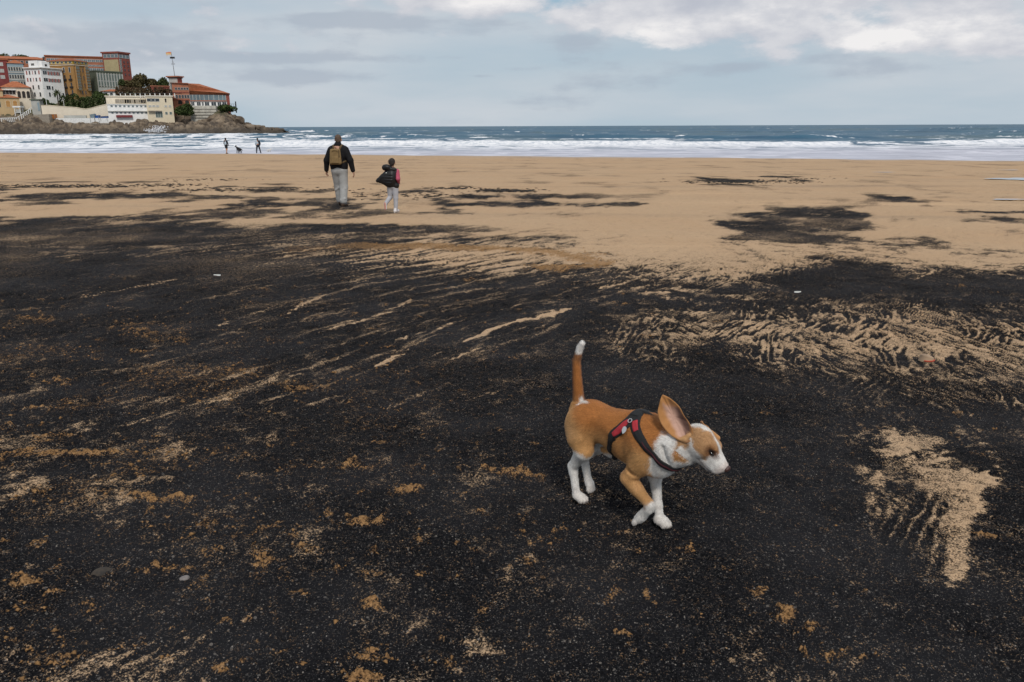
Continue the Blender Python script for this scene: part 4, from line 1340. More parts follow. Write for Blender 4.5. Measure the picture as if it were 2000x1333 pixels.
# sea wall in stone at the left, with its steps
o = empty('sea_wall', at(40, 245, 391), 0, label='rough grey stone sea wall under the promenade at the left', cat='wall')
k4 = 391 / FPX
mb = MB().poly([(-100 * k4, 0, -5), (56 * k4, 0, -5), (56 * k4, 0, 20 * k4), (30 * k4, 0, 19 * k4), (8 * k4, 0, 6 * k4), (-100 * k4, 0, 5 * k4), (-100 * k4, 7, -5), (56 * k4, 7, -5), (56 * k4, 7, 20 * k4), (30 * k4, 7, 19 * k4), (8 * k4, 7, 6 * k4), (-100 * k4, 7, 5 * k4)],
               [(0, 1, 2, 3, 4, 5), (2, 8, 9, 3), (3, 9, 10, 4), (4, 10, 11, 5), (1, 7, 8, 2)])
mb.build('wall', M_stone, o)
for i in range(9):
    x = -60 * k4 + i * 6.5
    MB().box(x, x + 5.9, -.18, -.01, 1.0 * k4, 3.4 * k4).build('stone_block', M_stone, o)
rail = empty('white_balustrade', at(35, 236, 390), 0, label='white balustrade climbing the promenade steps at far left', cat='balustrade')
k4 = 390 / FPX
path_ = [(-45, 0), (-2, 1.0), (8, 6), (30, 19.5)]
for (xa, za), (xb, zb) in zip(path_[:-1], path_[1:]):
    MB().tube((xa * k4, 0, za * k4 + 1.0), (xb * k4, 0, zb * k4 + 1.0), .14, n=6).build('rail', M_whitep, rail)
    L_ = max(2, int((xb - xa) / 3.4))
    for i in range(L_):
        k = i / L_
        x, zb_ = xa + (xb - xa) * k, za + (zb - za) * k
        MB().box(x * k4 - .15, x * k4 + .15, -.1, .1, zb_ * k4 - .8, zb_ * k4 + 1.0).build('post', M_whitep, rail)
st = empty('lifeguard_stand', at(36, 227.5, 396), 0, label='white open lifeguard stand with a flat roof on the promenade', cat='stand')
for (x, y) in ((-1.3, 0), (1.3, 0), (-1.3, 2), (1.3, 2)):
    MB().box(x - .14, x + .14, y - .14, y + .14, -1.2, 4.0).build('leg', M_whitep, st)
MB().box(-1.9, 1.9, -.5, 2.5, 4.0, 4.7).build('roof', M_whitep, st)
MB().box(-1.2, 1.2, .1, 1.9, 1.6, 1.75).build('platform', M_whitep, st)
MB().box(-.9, .9, .2, 1.2, 1.75, 3.2).build('cabin', M_palegrey, st)
for (px, pb, pt, D_, lab) in ((93, 216, 177, 400, 'tall white lamp post standing before the white building'), (126, 213, 198, 402, 'short white pole standing before the green hedge')):
    o = empty('lamp_post', at(px, pb, D_), 0, label=lab, cat='lamp post')
    h_ = (pb - pt) * D_ / FPX
    MB().tube((0, 0, -2), (0, 0, h_), .13, .08).build('pole', M_whitep, o)
    MB().box(-.7, .3, -.15, .15, h_ - .1, h_ + .15).build('lamp_head', M_palegrey, o)
# things stored along the foot of the garden wall
for (x0, x1, y0, y1, mm, nm, lab, ct) in (
        (97, 109, 224, 232.5, M_org, 'orange_shelter', 'small orange shelter at the left foot of the cream wall', 'shelter'),
        (178, 186, 223.5, 234, M_bluegrey, 'grey_screen', 'dark grey screen standing at the foot of the cream wall', 'screen'),
        (187, 194.5, 226, 234.5, M_blue, 'blue_tarpaulin', 'royal blue tarpaulin beside the dark grey screen', 'tarpaulin'),
        (198, 210, 227.5, 232, M_blue, 'blue_canopy', 'slanted blue canopy left of the white bathing club', 'canopy'),
        (219, 233, 229.5, 237, M_blue, 'blue_awning', 'bright blue awning at the left end of the bathing club', 'awning')):
    D_ = 394 if x0 < 215 else 396
    k4 = D_ / FPX
    o = empty(nm, at((x0 + x1) / 2, y1, D_), 0, label=lab, cat=ct)
    hw, hh = (x1 - x0) / 2 * k4, (y1 - y0) * k4
    MB().poly([(-hw, 0, .1 * hh), (hw, 0, 0), (hw, -.6, hh), (-hw, -.6, .86 * hh), (-hw, 1.4, .1 * hh), (hw, 1.4, 0), (hw, 1.4, hh), (-hw, 1.4, .9 * hh)],
              [(0, 1, 2, 3), (1, 5, 6, 2), (4, 0, 3, 7), (3, 2, 6, 7), (5, 4, 7, 6)]).build('sheet', mm, o)
    for sx in (-1, 1):
        MB().box(sx * hw - .06, sx * hw + .06, -.7, -.58, -1.2, hh).build('post', M_steel, o)
o = empty('low_white_wall', at(165, 235, 394), 0, label='low white wall running along the rocks below the cream wall', cat='wall')
k4 = 394 / FPX
MB().box(-52 * k4, 52 * k4, -.5, .4, -2, .9).build('wall', M_whitep, o)
MB().box(-40 * k4, 2 * k4, .9, 1.8, -1, 2.2).build('bench_wall', M_palegrey, o)
# railing and post at the end of the point
o = empty('point_railing', at(450, 208.5, 409), 0, label='thin dark railing with a tall end post at the tip of the point', cat='railing')
k4 = 409 / FPX
for i in range(9):
    x = (-18 + i * 3.4) * k4
    MB().box(x - .05, x + .05, -.05, .05, -.5, 1.2).build('baluster', M_iron, o)
MB().box(-18 * k4, 10 * k4, -.05, .05, 1.2, 1.3).build('rail', M_iron, o)
MB().box(9.6 * k4, 11.2 * k4, -.2, .2, -3, 2.4).build('post', M_iron, o)


# ------------------------------------------------------------------ trees and hedges of the headland
def leafm(name, c1, c2):
    return material(name, c1, 0.8, 0.1, 0.5, spec=0.15, col2=c2)


M_leaf = leafm('dark_green_leaves', (0.075, 0.092, 0.032), (0.028, 0.042, 0.016))
M_leaf2 = leafm('olive_brown_leaves', (0.125, 0.10, 0.045), (0.055, 0.048, 0.022))
M_leaf3 = leafm('hedge_leaves', (0.062, 0.088, 0.026), (0.022, 0.036, 0.012))
M_leaf4 = leafm('brown_hedge_twigs', (0.125, 0.082, 0.046), (0.05, 0.034, 0.02))
M_bark = material('bark', (0.10, 0.075, 0.055), 0.9)


def crown_mesh(rng, lobes, n, size):
    """leaf clumps spread through several lobes (x, y, z, rx, ry, rz)"""
    vol = np.array([l[3] * l[4] * l[5] for l in lobes]) ** .67
    cnt = rng.multinomial(n, vol / vol.sum())
    V = []
    for l, k in zip(lobes, cnt):
        d = rng.normal(size=(k, 3))
        d /= np.linalg.norm(d, axis=1)[:, None]
        r = rng.uniform(.45, 1.05, (k, 1)) ** .5
        V.append(np.array(l[:3]) + d * r * np.array(l[3:]))
    C_ = np.concatenate(V)
    n = len(C_)
    a = rng.normal(size=(n, 3))
    a /= np.linalg.norm(a, axis=1)[:, None]
    b_ = np.cross(a, rng.normal(size=(n, 3)))
    b_ /= np.linalg.norm(b_, axis=1)[:, None]
    s = size * rng.uniform(.5, 1.3, (n, 1))
    a, b_ = a * s, b_ * s * .7
    W = np.stack([C_ - a, C_ + b_ * .8, C_ + a, C_ - b_ * .8], 1).reshape(-1, 3)
    return np_mesh('crown', W, np.arange(n * 4).reshape(-1, 4))


rng = np.random.default_rng(11)


def tree(name, label, px, base, top, D, wpx, leaf, cat='tree', group=None, n=700, size=.55, trunk=True, flat=False):
    k = D / FPX
    h = (base - top) * k
    wd = wpx * k
    o = empty(name, at(px, base, D), 0, label=label, cat=cat, group=group)
    lobes = []
    for i in range(5 if not flat else 8):
        if flat:
            lobes.append(((i / 7 - .5) * wd * .9, rng.uniform(-.6, .6), h * rng.uniform(.35, .55), wd / 11, 1.6, h * rng.uniform(.38, .55)))
        else:
            lobes.append((rng.uniform(-.28, .28) * wd, rng.uniform(-.2, .2) * wd, h * rng.uniform(.5, .78), wd * rng.uniform(.2, .32), wd * rng.uniform(.2, .3), h * rng.uniform(.18, .28)))
    if not flat:
        lobes.append((0, 0, h * .62, wd * .34, wd * .3, h * .3))
    link('crown', crown_mesh(rng, lobes, n, size), leaf, o)
    tr = MB().tube((0, 0, -3), (0, 0, h * .5), .35 if trunk else .18, .2 if trunk else .1, 7)
    for i in range(3):
        x = rng.uniform(-.25, .25) * wd
        tr.tube((0, 0, h * .35), (x, rng.uniform(-.2, .2) * wd, h * .7), .15, .07, 5)
    tr.build('trunk', M_bark, o)
    return o


G1 = 'trees on the headland'
tree('tree', 'dark round tree on the skyline above the dark red flats', 6, 124, 106.5, 520, 32, M_leaf, group=G1, n=600)
tree('tree', 'long dark green tree on the skyline behind the brick terrace', 43, 124, 108.5, 522, 44, M_leaf, group=G1, n=700)
tree('tree', 'thin low tree on the skyline right of the church finial', 100, 124, 113.5, 524, 48, M_leaf, group=G1, n=400)
tree('tree', 'olive brown tree standing tallest beside the red tower', 278, 186, 147, 446, 36, M_leaf2, group=G1, n=1500)
tree('tree', 'broad dark tree between the red tower and the tallest olive tree', 256, 186, 157, 440, 34, M_leaf2, group=G1, n=1100)
tree('tree', 'olive tree right of the tallest one with a rounded crown', 297, 186, 154, 448, 28, M_leaf2, group=G1, n=1000)
tree('tree', 'dark green tree just left of the lookout tower', 320, 184, 153, 450, 26, M_leaf, group=G1, n=1000)
tree('tree', 'small tree with a brown gap left of the lookout tower tree', 305, 182, 157, 452, 16, M_leaf, group=G1, n=500)
tree('tree', 'dark tree beside the grey green block', 241, 180, 157, 438, 16, M_leaf, group=G1, n=600)
tree('hedge', 'brown twiggy hedge along the top of the pergola terrace', 283, 192, 170, 416, 98, M_leaf4, 'hedge', n=2600, size=.5, flat=True, trunk=False)
tree('hedge', 'dense dark green hedge above the cream garden wall', 170, 217, 186, 412, 94, M_leaf3, 'hedge', n=3600, size=.5, flat=True, trunk=False)
tree('bush', 'rounded green bush above the hedge beside the low white house', 194, 198, 180, 424, 18, M_leaf3, 'bush', n=600, trunk=False)
tree('bush', 'big dark green bush between the beige annex and the retaining wall', 361, 236, 206, 399, 36, M_leaf3, 'bush', n=2200, trunk=False, size=.5)
tree('bush', 'dark ivy bush hanging over the rocks at the tip of the point', 442, 226, 206, 405, 44, M_leaf3, 'bush', n=1600, trunk=False, size=.5)
tree('bush', 'small green bush growing behind the changing hut', 92, 214, 194, 409, 18, M_leaf3, 'bush', n=500, trunk=False)
tree('bush', 'low green bush growing in front of the white building', 104, 212, 203, 408, 14, M_leaf3, 'bush', n=300, trunk=False)
# palm
o = empty('palm_tree', at(115, 212, 408), 0, label='single dark palm tree standing in front of the white building', cat='palm tree')
kk = 408 / FPX
MB().tube((0, 0, -1), (.2, 0, 28 * kk), .34, .26, 8).build('trunk', M_bark, o)
for i in range(26):
    a = i * 2.399
    el = 1.15 - 1.5 * (i / 26)
    Lf = rng.uniform(2.6, 3.4)
    mb = MB()
    pts = []
    nseg = 6
    for j in range(nseg + 1):
        k = j / nseg
        r = Lf * k * math.cos(el) * (1 - .12 * k)
        zz_ = Lf * k * math.sin(el) - 1.5 * k * k * (1.1 - .3 * math.sin(el))
        wd_ = .30 * math.sin(math.pi * min(1, .12 + .88 * k)) + .03
        cxx, cyy = r * math.cos(a), r * math.sin(a)
        nx, ny = -math.sin(a) * wd_, math.cos(a) * wd_
        pts += [(cxx + nx, cyy + ny, zz_ - .12 * wd_), (cxx, cyy, zz_ + .1), (cxx - nx, cyy - ny, zz_ - .12 * wd_)]
    fs = []
    for j in range(nseg):
        fs += [(3 * j, 3 * j + 1, 3 * j + 4, 3 * j + 3), (3 * j + 1, 3 * j + 2, 3 * j + 5, 3 * j + 4)]
    mb.poly(pts, fs)
    f_o = mb.build('frond', M_leaf, o)
    f_o.location = (.2, 0, 28 * kk)
o = empty('church_finial', at(87, 128, 470), 0, label='dark slender finial rising behind the white building', cat='finial')
MB().box(-.9, .9, -.9, .9, -3, 2.2).build('base', M_iron, o)
MB().tube((0, 0, 2.2), (0, 0, 4.6), .5, .2, 8).build('spire', M_iron, o)

# boulders at the foot of the headland
_bm = []
for k in range(4):
    g = np.random.default_rng(40 + k)
    mb = bpy.data.meshes.new('boulder')
    import bmesh
    bm = bmesh.new()
    bmesh.ops.create_icosphere(bm, subdivisions=3, radius=1)
    V = np.array([v.co for v in bm.verts])
    cuts = g.normal(size=(9, 3))
    cuts /= np.linalg.norm(cuts, axis=1)[:, None]
    for c_ in cuts:
        d = V @ c_
        lim = g.uniform(.5, .85)
        V = V - np.clip(d - lim, 0, None)[:, None] * c_
    V *= (1 + .12 * (pn3(V[:, 0] * 3 + 9, V[:, 1] * 3 + 9, V[:, 2] * 3 + 9, k) - .5))[:, None]
    for v, c_ in zip(bm.verts, V):
        v.co = c_
    bm.to_mesh(mb)
    bm.free()
    mb.materials.append(bpy.data.materials['cliff_rock'])
    _bm.append(mb)
bl = [(405, 240, 398, 4.0, 3.0), (388, 247, 392, 4.2, 2.4), (420, 246, 392, 3.6, 2.6), (436, 238, 397, 3.6, 3.2), (452, 232, 399, 3.4, 3.0), (467, 238, 396, 3.2, 2.6), (447, 248, 388, 3.6, 2.2),
      (470, 250, 387, 3.4, 2.0), (490, 250, 392, 3.4, 2.0), (508, 252, 394, 3.2, 1.7), (524, 254, 394, 3.0, 1.3), (540, 254.5, 396, 2.8, 1.1), (370, 252, 388, 3.6, 1.8), (340, 253, 388, 3.4, 1.8),
      (300, 253, 387, 3.4, 1.6), (258, 253, 387, 3.6, 1.8), (215, 254, 387, 3.4, 1.6), (172, 254, 387, 3.0, 1.6), (130, 252, 388, 3.4, 2.0), (100, 252, 388, 3.2, 2.2), (60, 254, 387, 3.4, 1.6), (20, 254, 387, 3.4, 1.6), (552, 255, 396, 2.2, .8)]
for i, (px, py, D_, r, h_) in enumerate(bl):
    o = link('boulder', _bm[i % 4], label='brown boulder among the rocks at the foot of the headland', cat='rock', group='boulders at the foot of the headland')
    P = at(px, py, D_)
    o.location = P
    o.scale = (r, r * .8, h_)
    o.rotation_euler = (rng.uniform(-.3, .3), rng.uniform(-.3, .3), rng.uniform(0, 6.28))
# spray thrown up where a wave hits the rocks
sv = []
for i in range(420):
    k = rng.uniform(0, 1)
    sv.append((rng.normal(0, 1.7) - 1.2 + (1.5 * k if i % 2 else -2.6 * k), rng.normal(0, .8), 3.4 * k * rng.uniform(.3, 1) ** .6 * (1 if i % 2 else .55)))
sv = np.array(sv)
s4 = np.array([(1, 0, -.5), (-.6, .9, -.5), (-.6, -.9, -.5), (0, 0, 1)])
W = (sv[:, None, :] + s4[None] * rng.uniform(.10, .32, (len(sv), 1, 1))).reshape(-1, 3)
b4 = np.arange(len(sv))[:, None, None] * 4 + np.array([(0, 2, 1), (0, 1, 3), (1, 2, 3), (2, 0, 3)])[None]
o = link('spray', np_mesh('spray', W, b4.reshape(-1, 3)), material('spray_white', (0.8, 0.8, 0.82), 0.9), kind='stuff')
o.location = at(313, 259, 366)

# ------------------------------------------------------------------ bodies: smooth implicit surfaces meshed with surface nets


def vec(*a):
    return np.array(a, dtype=np.float64)


class Sdf:
    def __init__(s):
        s.p = []

    def cone(s, a, b, r1, r2=None, k=.02, cut=False):
        s.p.append(('c', vec(*a), vec(*b), r1, r1 if r2 is None else r2, k, cut))
        return s

    def chain(s, pts, rs, k=.015):
        for i in range(len(pts) - 1):
            s.cone(pts[i], pts[i + 1], rs[i], rs[i + 1], k)
        return s

    def ell(s, c, r, k=.02, R=None, cut=False):
        s.p.append(('e', vec(*c), vec(*r), np.eye(3) if R is None else R, None, k, cut))
        return s

    @staticmethod
    def one(q, P):
        if q[0] == 'c':
            a, b = q[1], q[2]
            ba = b - a
            h = np.clip(((P - a) @ ba) / max(ba @ ba, 1e-12), 0, 1)
            return np.linalg.norm(P - a - h[..., None] * ba, axis=-1) - (q[3] + (q[4] - q[3]) * h)
        d = (P - q[1]) @ q[3]
        k0 = np.linalg.norm(d / q[2], axis=-1)
        k1 = np.linalg.norm(d / q[2] ** 2, axis=-1) + 1e-9
        return k0 * (k0 - 1) / k1

    @staticmethod
    def join(f, d, k, cut):
        if cut:
            h = np.clip(.5 - .5 * (f + d) / k, 0, 1)
            return f * (1 - h) - d * h + k * h * (1 - h)
        h = np.clip(.5 + .5 * (d - f) / k, 0, 1)
        return f * h + d * (1 - h) - k * h * (1 - h)

    def __call__(s, P):
        f = np.full(P.shape[:-1], 1e3)
        for q in s.p:
            f = s.join(f, s.one(q, P), q[5], q[6])
        return f

    def bounds(s):
        lo, hi = [], []
        for q in s.p:
            if q[6]:
                continue
            if q[0] == 'c':
                r = max(q[3], q[4])
                lo.append(np.minimum(q[1], q[2]) - r)
                hi.append(np.maximum(q[1], q[2]) + r)
            else:
                r = q[2].max()
                lo.append(q[1] - r)
                hi.append(q[1] + r)
        return np.min(lo, 0) - .02, np.max(hi, 0) + .02

    def grad(s, P, e=.002):
        g = np.stack([s(P + vec(*(e if i == j else 0 for j in range(3)))) - s(P - vec(*(e if i == j else 0 for j in range(3)))) for i in range(3)], -1)
        return g / (np.linalg.norm(g, axis=-1, keepdims=True) + 1e-9)

    def snap(s, P, off=0.0, n=6):
        for _ in range(n):
            P = P - s.grad(P) * np.clip(s(P) - off, -.03, .03)[..., None]
        return P

    def mesh(s, h, smooth=0):
        lo, hi = s.bounds()
        n = np.ceil((hi - lo) / h).astype(int) + 1
        ax = [lo[i] + h * np.arange(n[i]) for i in range(3)]
        F = np.full(n, 1e3, dtype=np.float64)
        for q in s.p:
            m_ = q[5] + 4 * h
            if q[0] == 'c':
                r = max(q[3], q[4]) + m_
                a, b = np.minimum(q[1], q[2]) - r, np.maximum(q[1], q[2]) + r
            else:
                r = q[2].max() + m_
                a, b = q[1] - r, q[1] + r
            i0 = np.clip(np.floor((a - lo) / h).astype(int), 0, n)
            i1 = np.clip(np.ceil((b - lo) / h).astype(int) + 1, 0, n)
            sl = tuple(slice(i0[i], i1[i]) for i in range(3))
            if any(i1[i] <= i0[i] for i in range(3)):
                continue
            P = np.stack(np.meshgrid(*[ax[i][sl[i]] for i in range(3)], indexing='ij'), -1)
            F[sl] = s.join(F[sl], s.one(q, P), q[5], q[6])
        F = np.clip(F, -3 * h, 3 * h)
        ins = F < 0
        nc_ = n - 1
        acc = np.zeros((*nc_, 3))
        cnt = np.zeros(nc_)
        quads = []
        for axi in range(3):
            A = [slice(None)] * 3
            B = [slice(None)] * 3
            A[axi] = slice(0, -1)
            B[axi] = slice(1, None)
            f0, f1 = F[tuple(A)], F[tuple(B)]
            I = np.argwhere(ins[tuple(A)] != ins[tuple(B)])
            if len(I) == 0:
                continue
            a0, a1 = f0[tuple(I.T)], f1[tuple(I.T)]
            tt = a0 / (a0 - a1)
            pos_ = I.astype(float)
            pos_[:, axi] += tt
            o1, o2 = (axi + 1) % 3, (axi + 2) % 3
            ok = (I[:, o1] >= 1) & (I[:, o2] >= 1) & (I[:, o1] < n[o1] - 1) & (I[:, o2] < n[o2] - 1)
            I, pos_, a0 = I[ok], pos_[ok], a0[ok]
            cells = []
            for (d1, d2) in ((-1, -1), (0, -1), (0, 0), (-1, 0)):
                J = I.copy()
                J[:, o1] += d1
                J[:, o2] += d2
                for c_ in range(3):
                    np.add.at(acc[..., c_], tuple(J.T), pos_[:, c_])
                np.add.at(cnt, tuple(J.T), 1)
                cells.append(np.ravel_multi_index(J.T, nc_))
            Q = np.stack(cells, -1)
            Q[a0 > 0] = Q[a0 > 0][:, ::-1]
            quads.append(Q)
        Q = np.concatenate(quads)
        used = np.flatnonzero(cnt.ravel() > 0)
        idx = np.full(int(np.prod(nc_)), -1)
        idx[used] = np.arange(len(used))
        V = lo + h * (acc.reshape(-1, 3)[used] / cnt.ravel()[used][:, None])
        return V, idx[Q]


def body_obj(name, sd, h, m, parent=None, colour=None, **kw):
    V, Q = sd.mesh(h)
    me = np_mesh(name, V, Q, True)
    if colour is not None:
        attr_col(me, 'coat', colour(V))
    return link(name, me, m, parent, **kw)


def ribbon(sd, pts, wid, thick, name, m, parent, n=60, off=.003, mcross=6):
    """a strap laid over a body: path points are pulled onto its surface"""
    P = np.array(pts, dtype=float)
    k = len(P)
    tq = np.linspace(0, k - 1, n)
    i = np.clip(tq.astype(int), 0, k - 2)
    u = (tq - i)[:, None]
    g = lambda j: P[np.clip(j, 0, k - 1)]
    p0, p1, p2, p3 = g(i - 1), g(i), g(i + 1), g(i + 2)
    C_ = .5 * (2 * p1 + (p2 - p0) * u + (2 * p0 - 5 * p1 + 4 * p2 - p3) * u * u + (3 * p1 - p0 - 3 * p2 + p3) * u ** 3)
    C_ = sd.snap(C_)
    for _ in range(3):
        C_[1:-1] = .25 * C_[:-2] + .5 * C_[1:-1] + .25 * C_[2:]
        C_ = sd.snap(C_, n=2)
    T_ = np.gradient(C_, axis=0)
    T_ /= np.linalg.norm(T_, axis=1)[:, None]
    N_ = sd.grad(C_)
    S_ = np.cross(T_, N_)
    S_ /= np.linalg.norm(S_, axis=1)[:, None]
    wv = np.interp(np.linspace(0, 1, n), np.linspace(0, 1, len(wid)), wid) if hasattr(wid, '__len__') else np.full(n, wid)
    rows = []
    for j in range(mcross + 1):
        o = (j / mcross - .5) * wv[:, None]
        Q = sd.snap(C_ + S_ * o, n=4)
        edge = thick * (1.0 if 0 < j < mcross else .35)
        rows.append(Q + sd.grad(Q) * (off + edge))
    low = [sd.snap(C_ + S_ * ((-.5) * wv[:, None])) - N_ * .002, sd.snap(C_ + S_ * ((.5) * wv[:, None])) - N_ * .002]
    G = np.stack([low[0]] + rows + [low[1]], 1)          # n, mcross+3, 3
    c = G.shape[1]
    ii_ = np.arange(n * c).reshape(n, c)
    Fq = np.stack([ii_[:-1, :-1], ii_[1:, :-1], ii_[1:, 1:], ii_[:-1, 1:]], -1).reshape(-1, 4)
    return link(name, np_mesh(name, G.reshape(-1, 3), Fq, True), m, parent)


# ------------------------------------------------------------------ the dog
DOG_O = (0.4896, 3.1266)
dog = empty('dog', (DOG_O[0], DOG_O[1], 0), R_(-45), label='tan and white hound in red and black harness trotting over black sand', cat='dog')
dog.location.z = gz(0.42, 3.15) + 0.001

HC = vec(.33, .028, .436)
HF_ = vec(.755, .10, -.648)
HF_ /= np.linalg.norm(HF_)
HL_ = np.cross(vec(0, .10, 1), HF_)
HL_ /= np.linalg.norm(HL_)
HU_ = np.cross(HF_, HL_)
HM = np.stack([HF_, HL_, HU_], 1)            # columns: head forward, left, up


def hd_(x, y, z):
    return HC + HM @ vec(x, y, z)


def rotmat(axis, deg):
    return np.array(Matrix.Rotation(R_(deg), 3, axis))


sd = Sdf()
# trunk
sd.ell((.065, 0, .352), (.175, .083, .112), .03, rotmat('Y', 4))
sd.ell((.155, 0, .315), (.075, .066, .085), .04)
sd.cone((.02, 0, .375), (-.19, 0, .383), .083, .076, .05)
sd.ell((-.225, 0, .372), (.098, .074, .084), .05, rotmat('Y', -12))
sd.cone((.05, 0, .425), (.12, 0, .415), .045, .05, .05)
# neck
sd.cone((.12, 0, .385), (.215, .010, .395), .088, .074, .05)
sd.cone((.215, .010, .395), (.292, .022, .418), .072, .055, .03)
sd.cone((.17, 0, .348), (.262, .02, .362), .058, .044, .04)
# head
sd.ell(HC, (.064, .050, .050), .025, HM)
for s_ in (-1, 1):
    sd.ell(hd_(.022, .030 * s_, -.018), (.042, .023, .032), .02, HM)
    sd.ell(hd_(.050, .026 * s_, .026), (.022, .015, .013), .012, HM)
    sd.ell(hd_(.092, .0165 * s_, -.033), (.048, .0145, .0265), .010, HM)
sd.cone(hd_(.045, 0, .000), hd_(.126, 0, -.010), .037, .0245, .018)
sd.cone(hd_(.01, 0, -.046), hd_(.100, 0, -.0575), .031, .0135, .007)
sd.cone((.235, .016, .352), hd_(.030, 0, -.052), .036, .028, .03)
sd.cone(hd_(.062, -.034, -.050), hd_(.125, -.020, -.051), .0042, .003, .004, cut=True)
sd.cone(hd_(.062, .034, -.050), hd_(.125, .020, -.051), .0042, .003, .004, cut=True)
for s_ in (-1, 1):
    sd.ell(hd_(.068, .0375 * s_, .008), (.014, .008, .008), .010, HM, cut=True)
# right fore leg: lifted, paw folded back
sd.ell((.130, -.055, .345), (.052, .036, .078), .03, rotmat('Y', 22))
sd.cone((.115, -.060, .300), (.058, -.068, .218), .046, .030, .025)
sd.cone((.052, -.070, .214), (.158, -.060, .128), .0285, .0185, .014)
sd.ell((.085, -.068, .190), (.045, .022, .024), .02, rotmat('Y', 40))
sd.cone((.160, -.060, .126), (.157, -.058, .104), .0195, .017, .012)
sd.cone((.157, -.058, .108), (.122, -.052, .062), .0185, .0195, .010)
sd.ell((.110, -.050, .046), (.031, .0245, .0205), .010, rotmat('Y', -48))
for j in range(4):
    sd.ell((.090 + .004 * abs(j - 1.5), -.050 + (j - 1.5) * .0135, .027), (.0165, .0082, .0115), .0028, rotmat('Y', -62))
# left fore leg: planted
sd.ell((.135, .052, .340), (.050, .034, .075), .03, rotmat('Y', 12))
sd.cone((.120, .056, .290), (.105, .052, .200), .042, .030, .025)
sd.cone((.105, .051, .205), (.136, .036, .082), .0250, .0160, .012)
sd.cone((.136, .036, .082), (.150, .030, .040), .0175, .017, .012)
sd.ell((.163, .027, .023), (.035, .0265, .020), .012)
for j, (dx, dy) in enumerate(((.022, -.0175), (.031, -.006), (.031, .0065), (.022, .018))):
    sd.ell((.163 + dx, .027 + dy, .0145), (.0160, .0074, .0130), .0026)
# right hind leg
sd.ell((-.225, -.052, .335), (.072, .036, .085), .03, rotmat('Y', -14))
sd.cone((-.215, -.058, .305), (-.190, -.062, .258), .052, .037, .025)
sd.cone((-.192, -.061, .262), (-.262, -.050, .160), .036, .0190, .018)
sd.cone((-.266, -.049, .164), (-.262, -.047, .135), .0185, .0175, .012)
sd.cone((-.262, -.047, .140), (-.247, -.042, .038), .0172, .0160, .012)
sd.ell((-.230, -.040, .021), (.033, .0235, .018), .012)
for j, (dx, dy) in enumerate(((.020, -.0175), (.029, -.006), (.029, .0065), (.020, .018))):
    sd.ell((-.230 + dx, -.040 + dy, .0140), (.0155, .0074, .0125), .0026)
# left hind leg: pushing off, toes down
sd.ell((-.235, .050, .335), (.070, .036, .083), .03, rotmat('Y', -10))
sd.cone((-.225, .056, .300), (-.205, .060, .245), .050, .034, .025)
sd.cone((-.207, .060, .248), (-.285, .056, .165), .033, .0185, .018)
sd.cone((-.287, .056, .166), (-.262, .055, .070), .0180, .0158, .012)
sd.ell((-.250, .056, .045), (.018, .021, .028), .012, rotmat('Y', -25))
for j in range(4):
    sd.ell((-.243 + .004 * (1.5 - abs(j - 1.5)), .056 + (j - 1.5) * .0115, .022), (.0085, .0072, .015), .004, rotmat('Y', -20))
# tail, sheath
sd.chain([(-.285, 0, .405), (-.278, 0, .46), (-.288, 0, .55), (-.294, 0, .63), (-.276, 0, .695), (-.264, 0, .716)], [.034, .0235, .0190, .0165, .0138, .0115], .003)
sd.ell((-.100, -.004, .262), (.045, .016, .017), .015, rotmat('Y', 10))
# shoulder and thigh hollows
sd.cone((.030, -.103, .40), (.022, -.098, .27), .016, .016, .028, cut=True)
sd.cone((.088, -.066, .400), (.128, -.078, .335), .020, .022, .030)
sd.cone((.060, -.088, .275), (.100, -.092, .255), .008, .008, .018, cut=True)
sd.cone((.218, -.066, .395), (.238, -.056, .325), .005, .005, .020, cut=True)
for i in range(5):
    # a hint of ribs
    sd.cone((-.005 - .024 * i, -.092, .375), (-.025 - .024 * i, -.090, .30), .003, .003, .012, cut=True)
sd.cone((-.135, -.092, .40), (-.165, -.100, .30), .012, .012, .030, cut=True)
sd.cone((.182, -.094, .37), (.172, -.080, .27), .012, .012, .026, cut=True)
sd.ell((-.10, -.088, .335), (.055, .012, .05), .03, cut=True)
sd.ell((-.10, .088, .335), (.055, .012, .05), .03, cut=True)
DOG_SD = sd


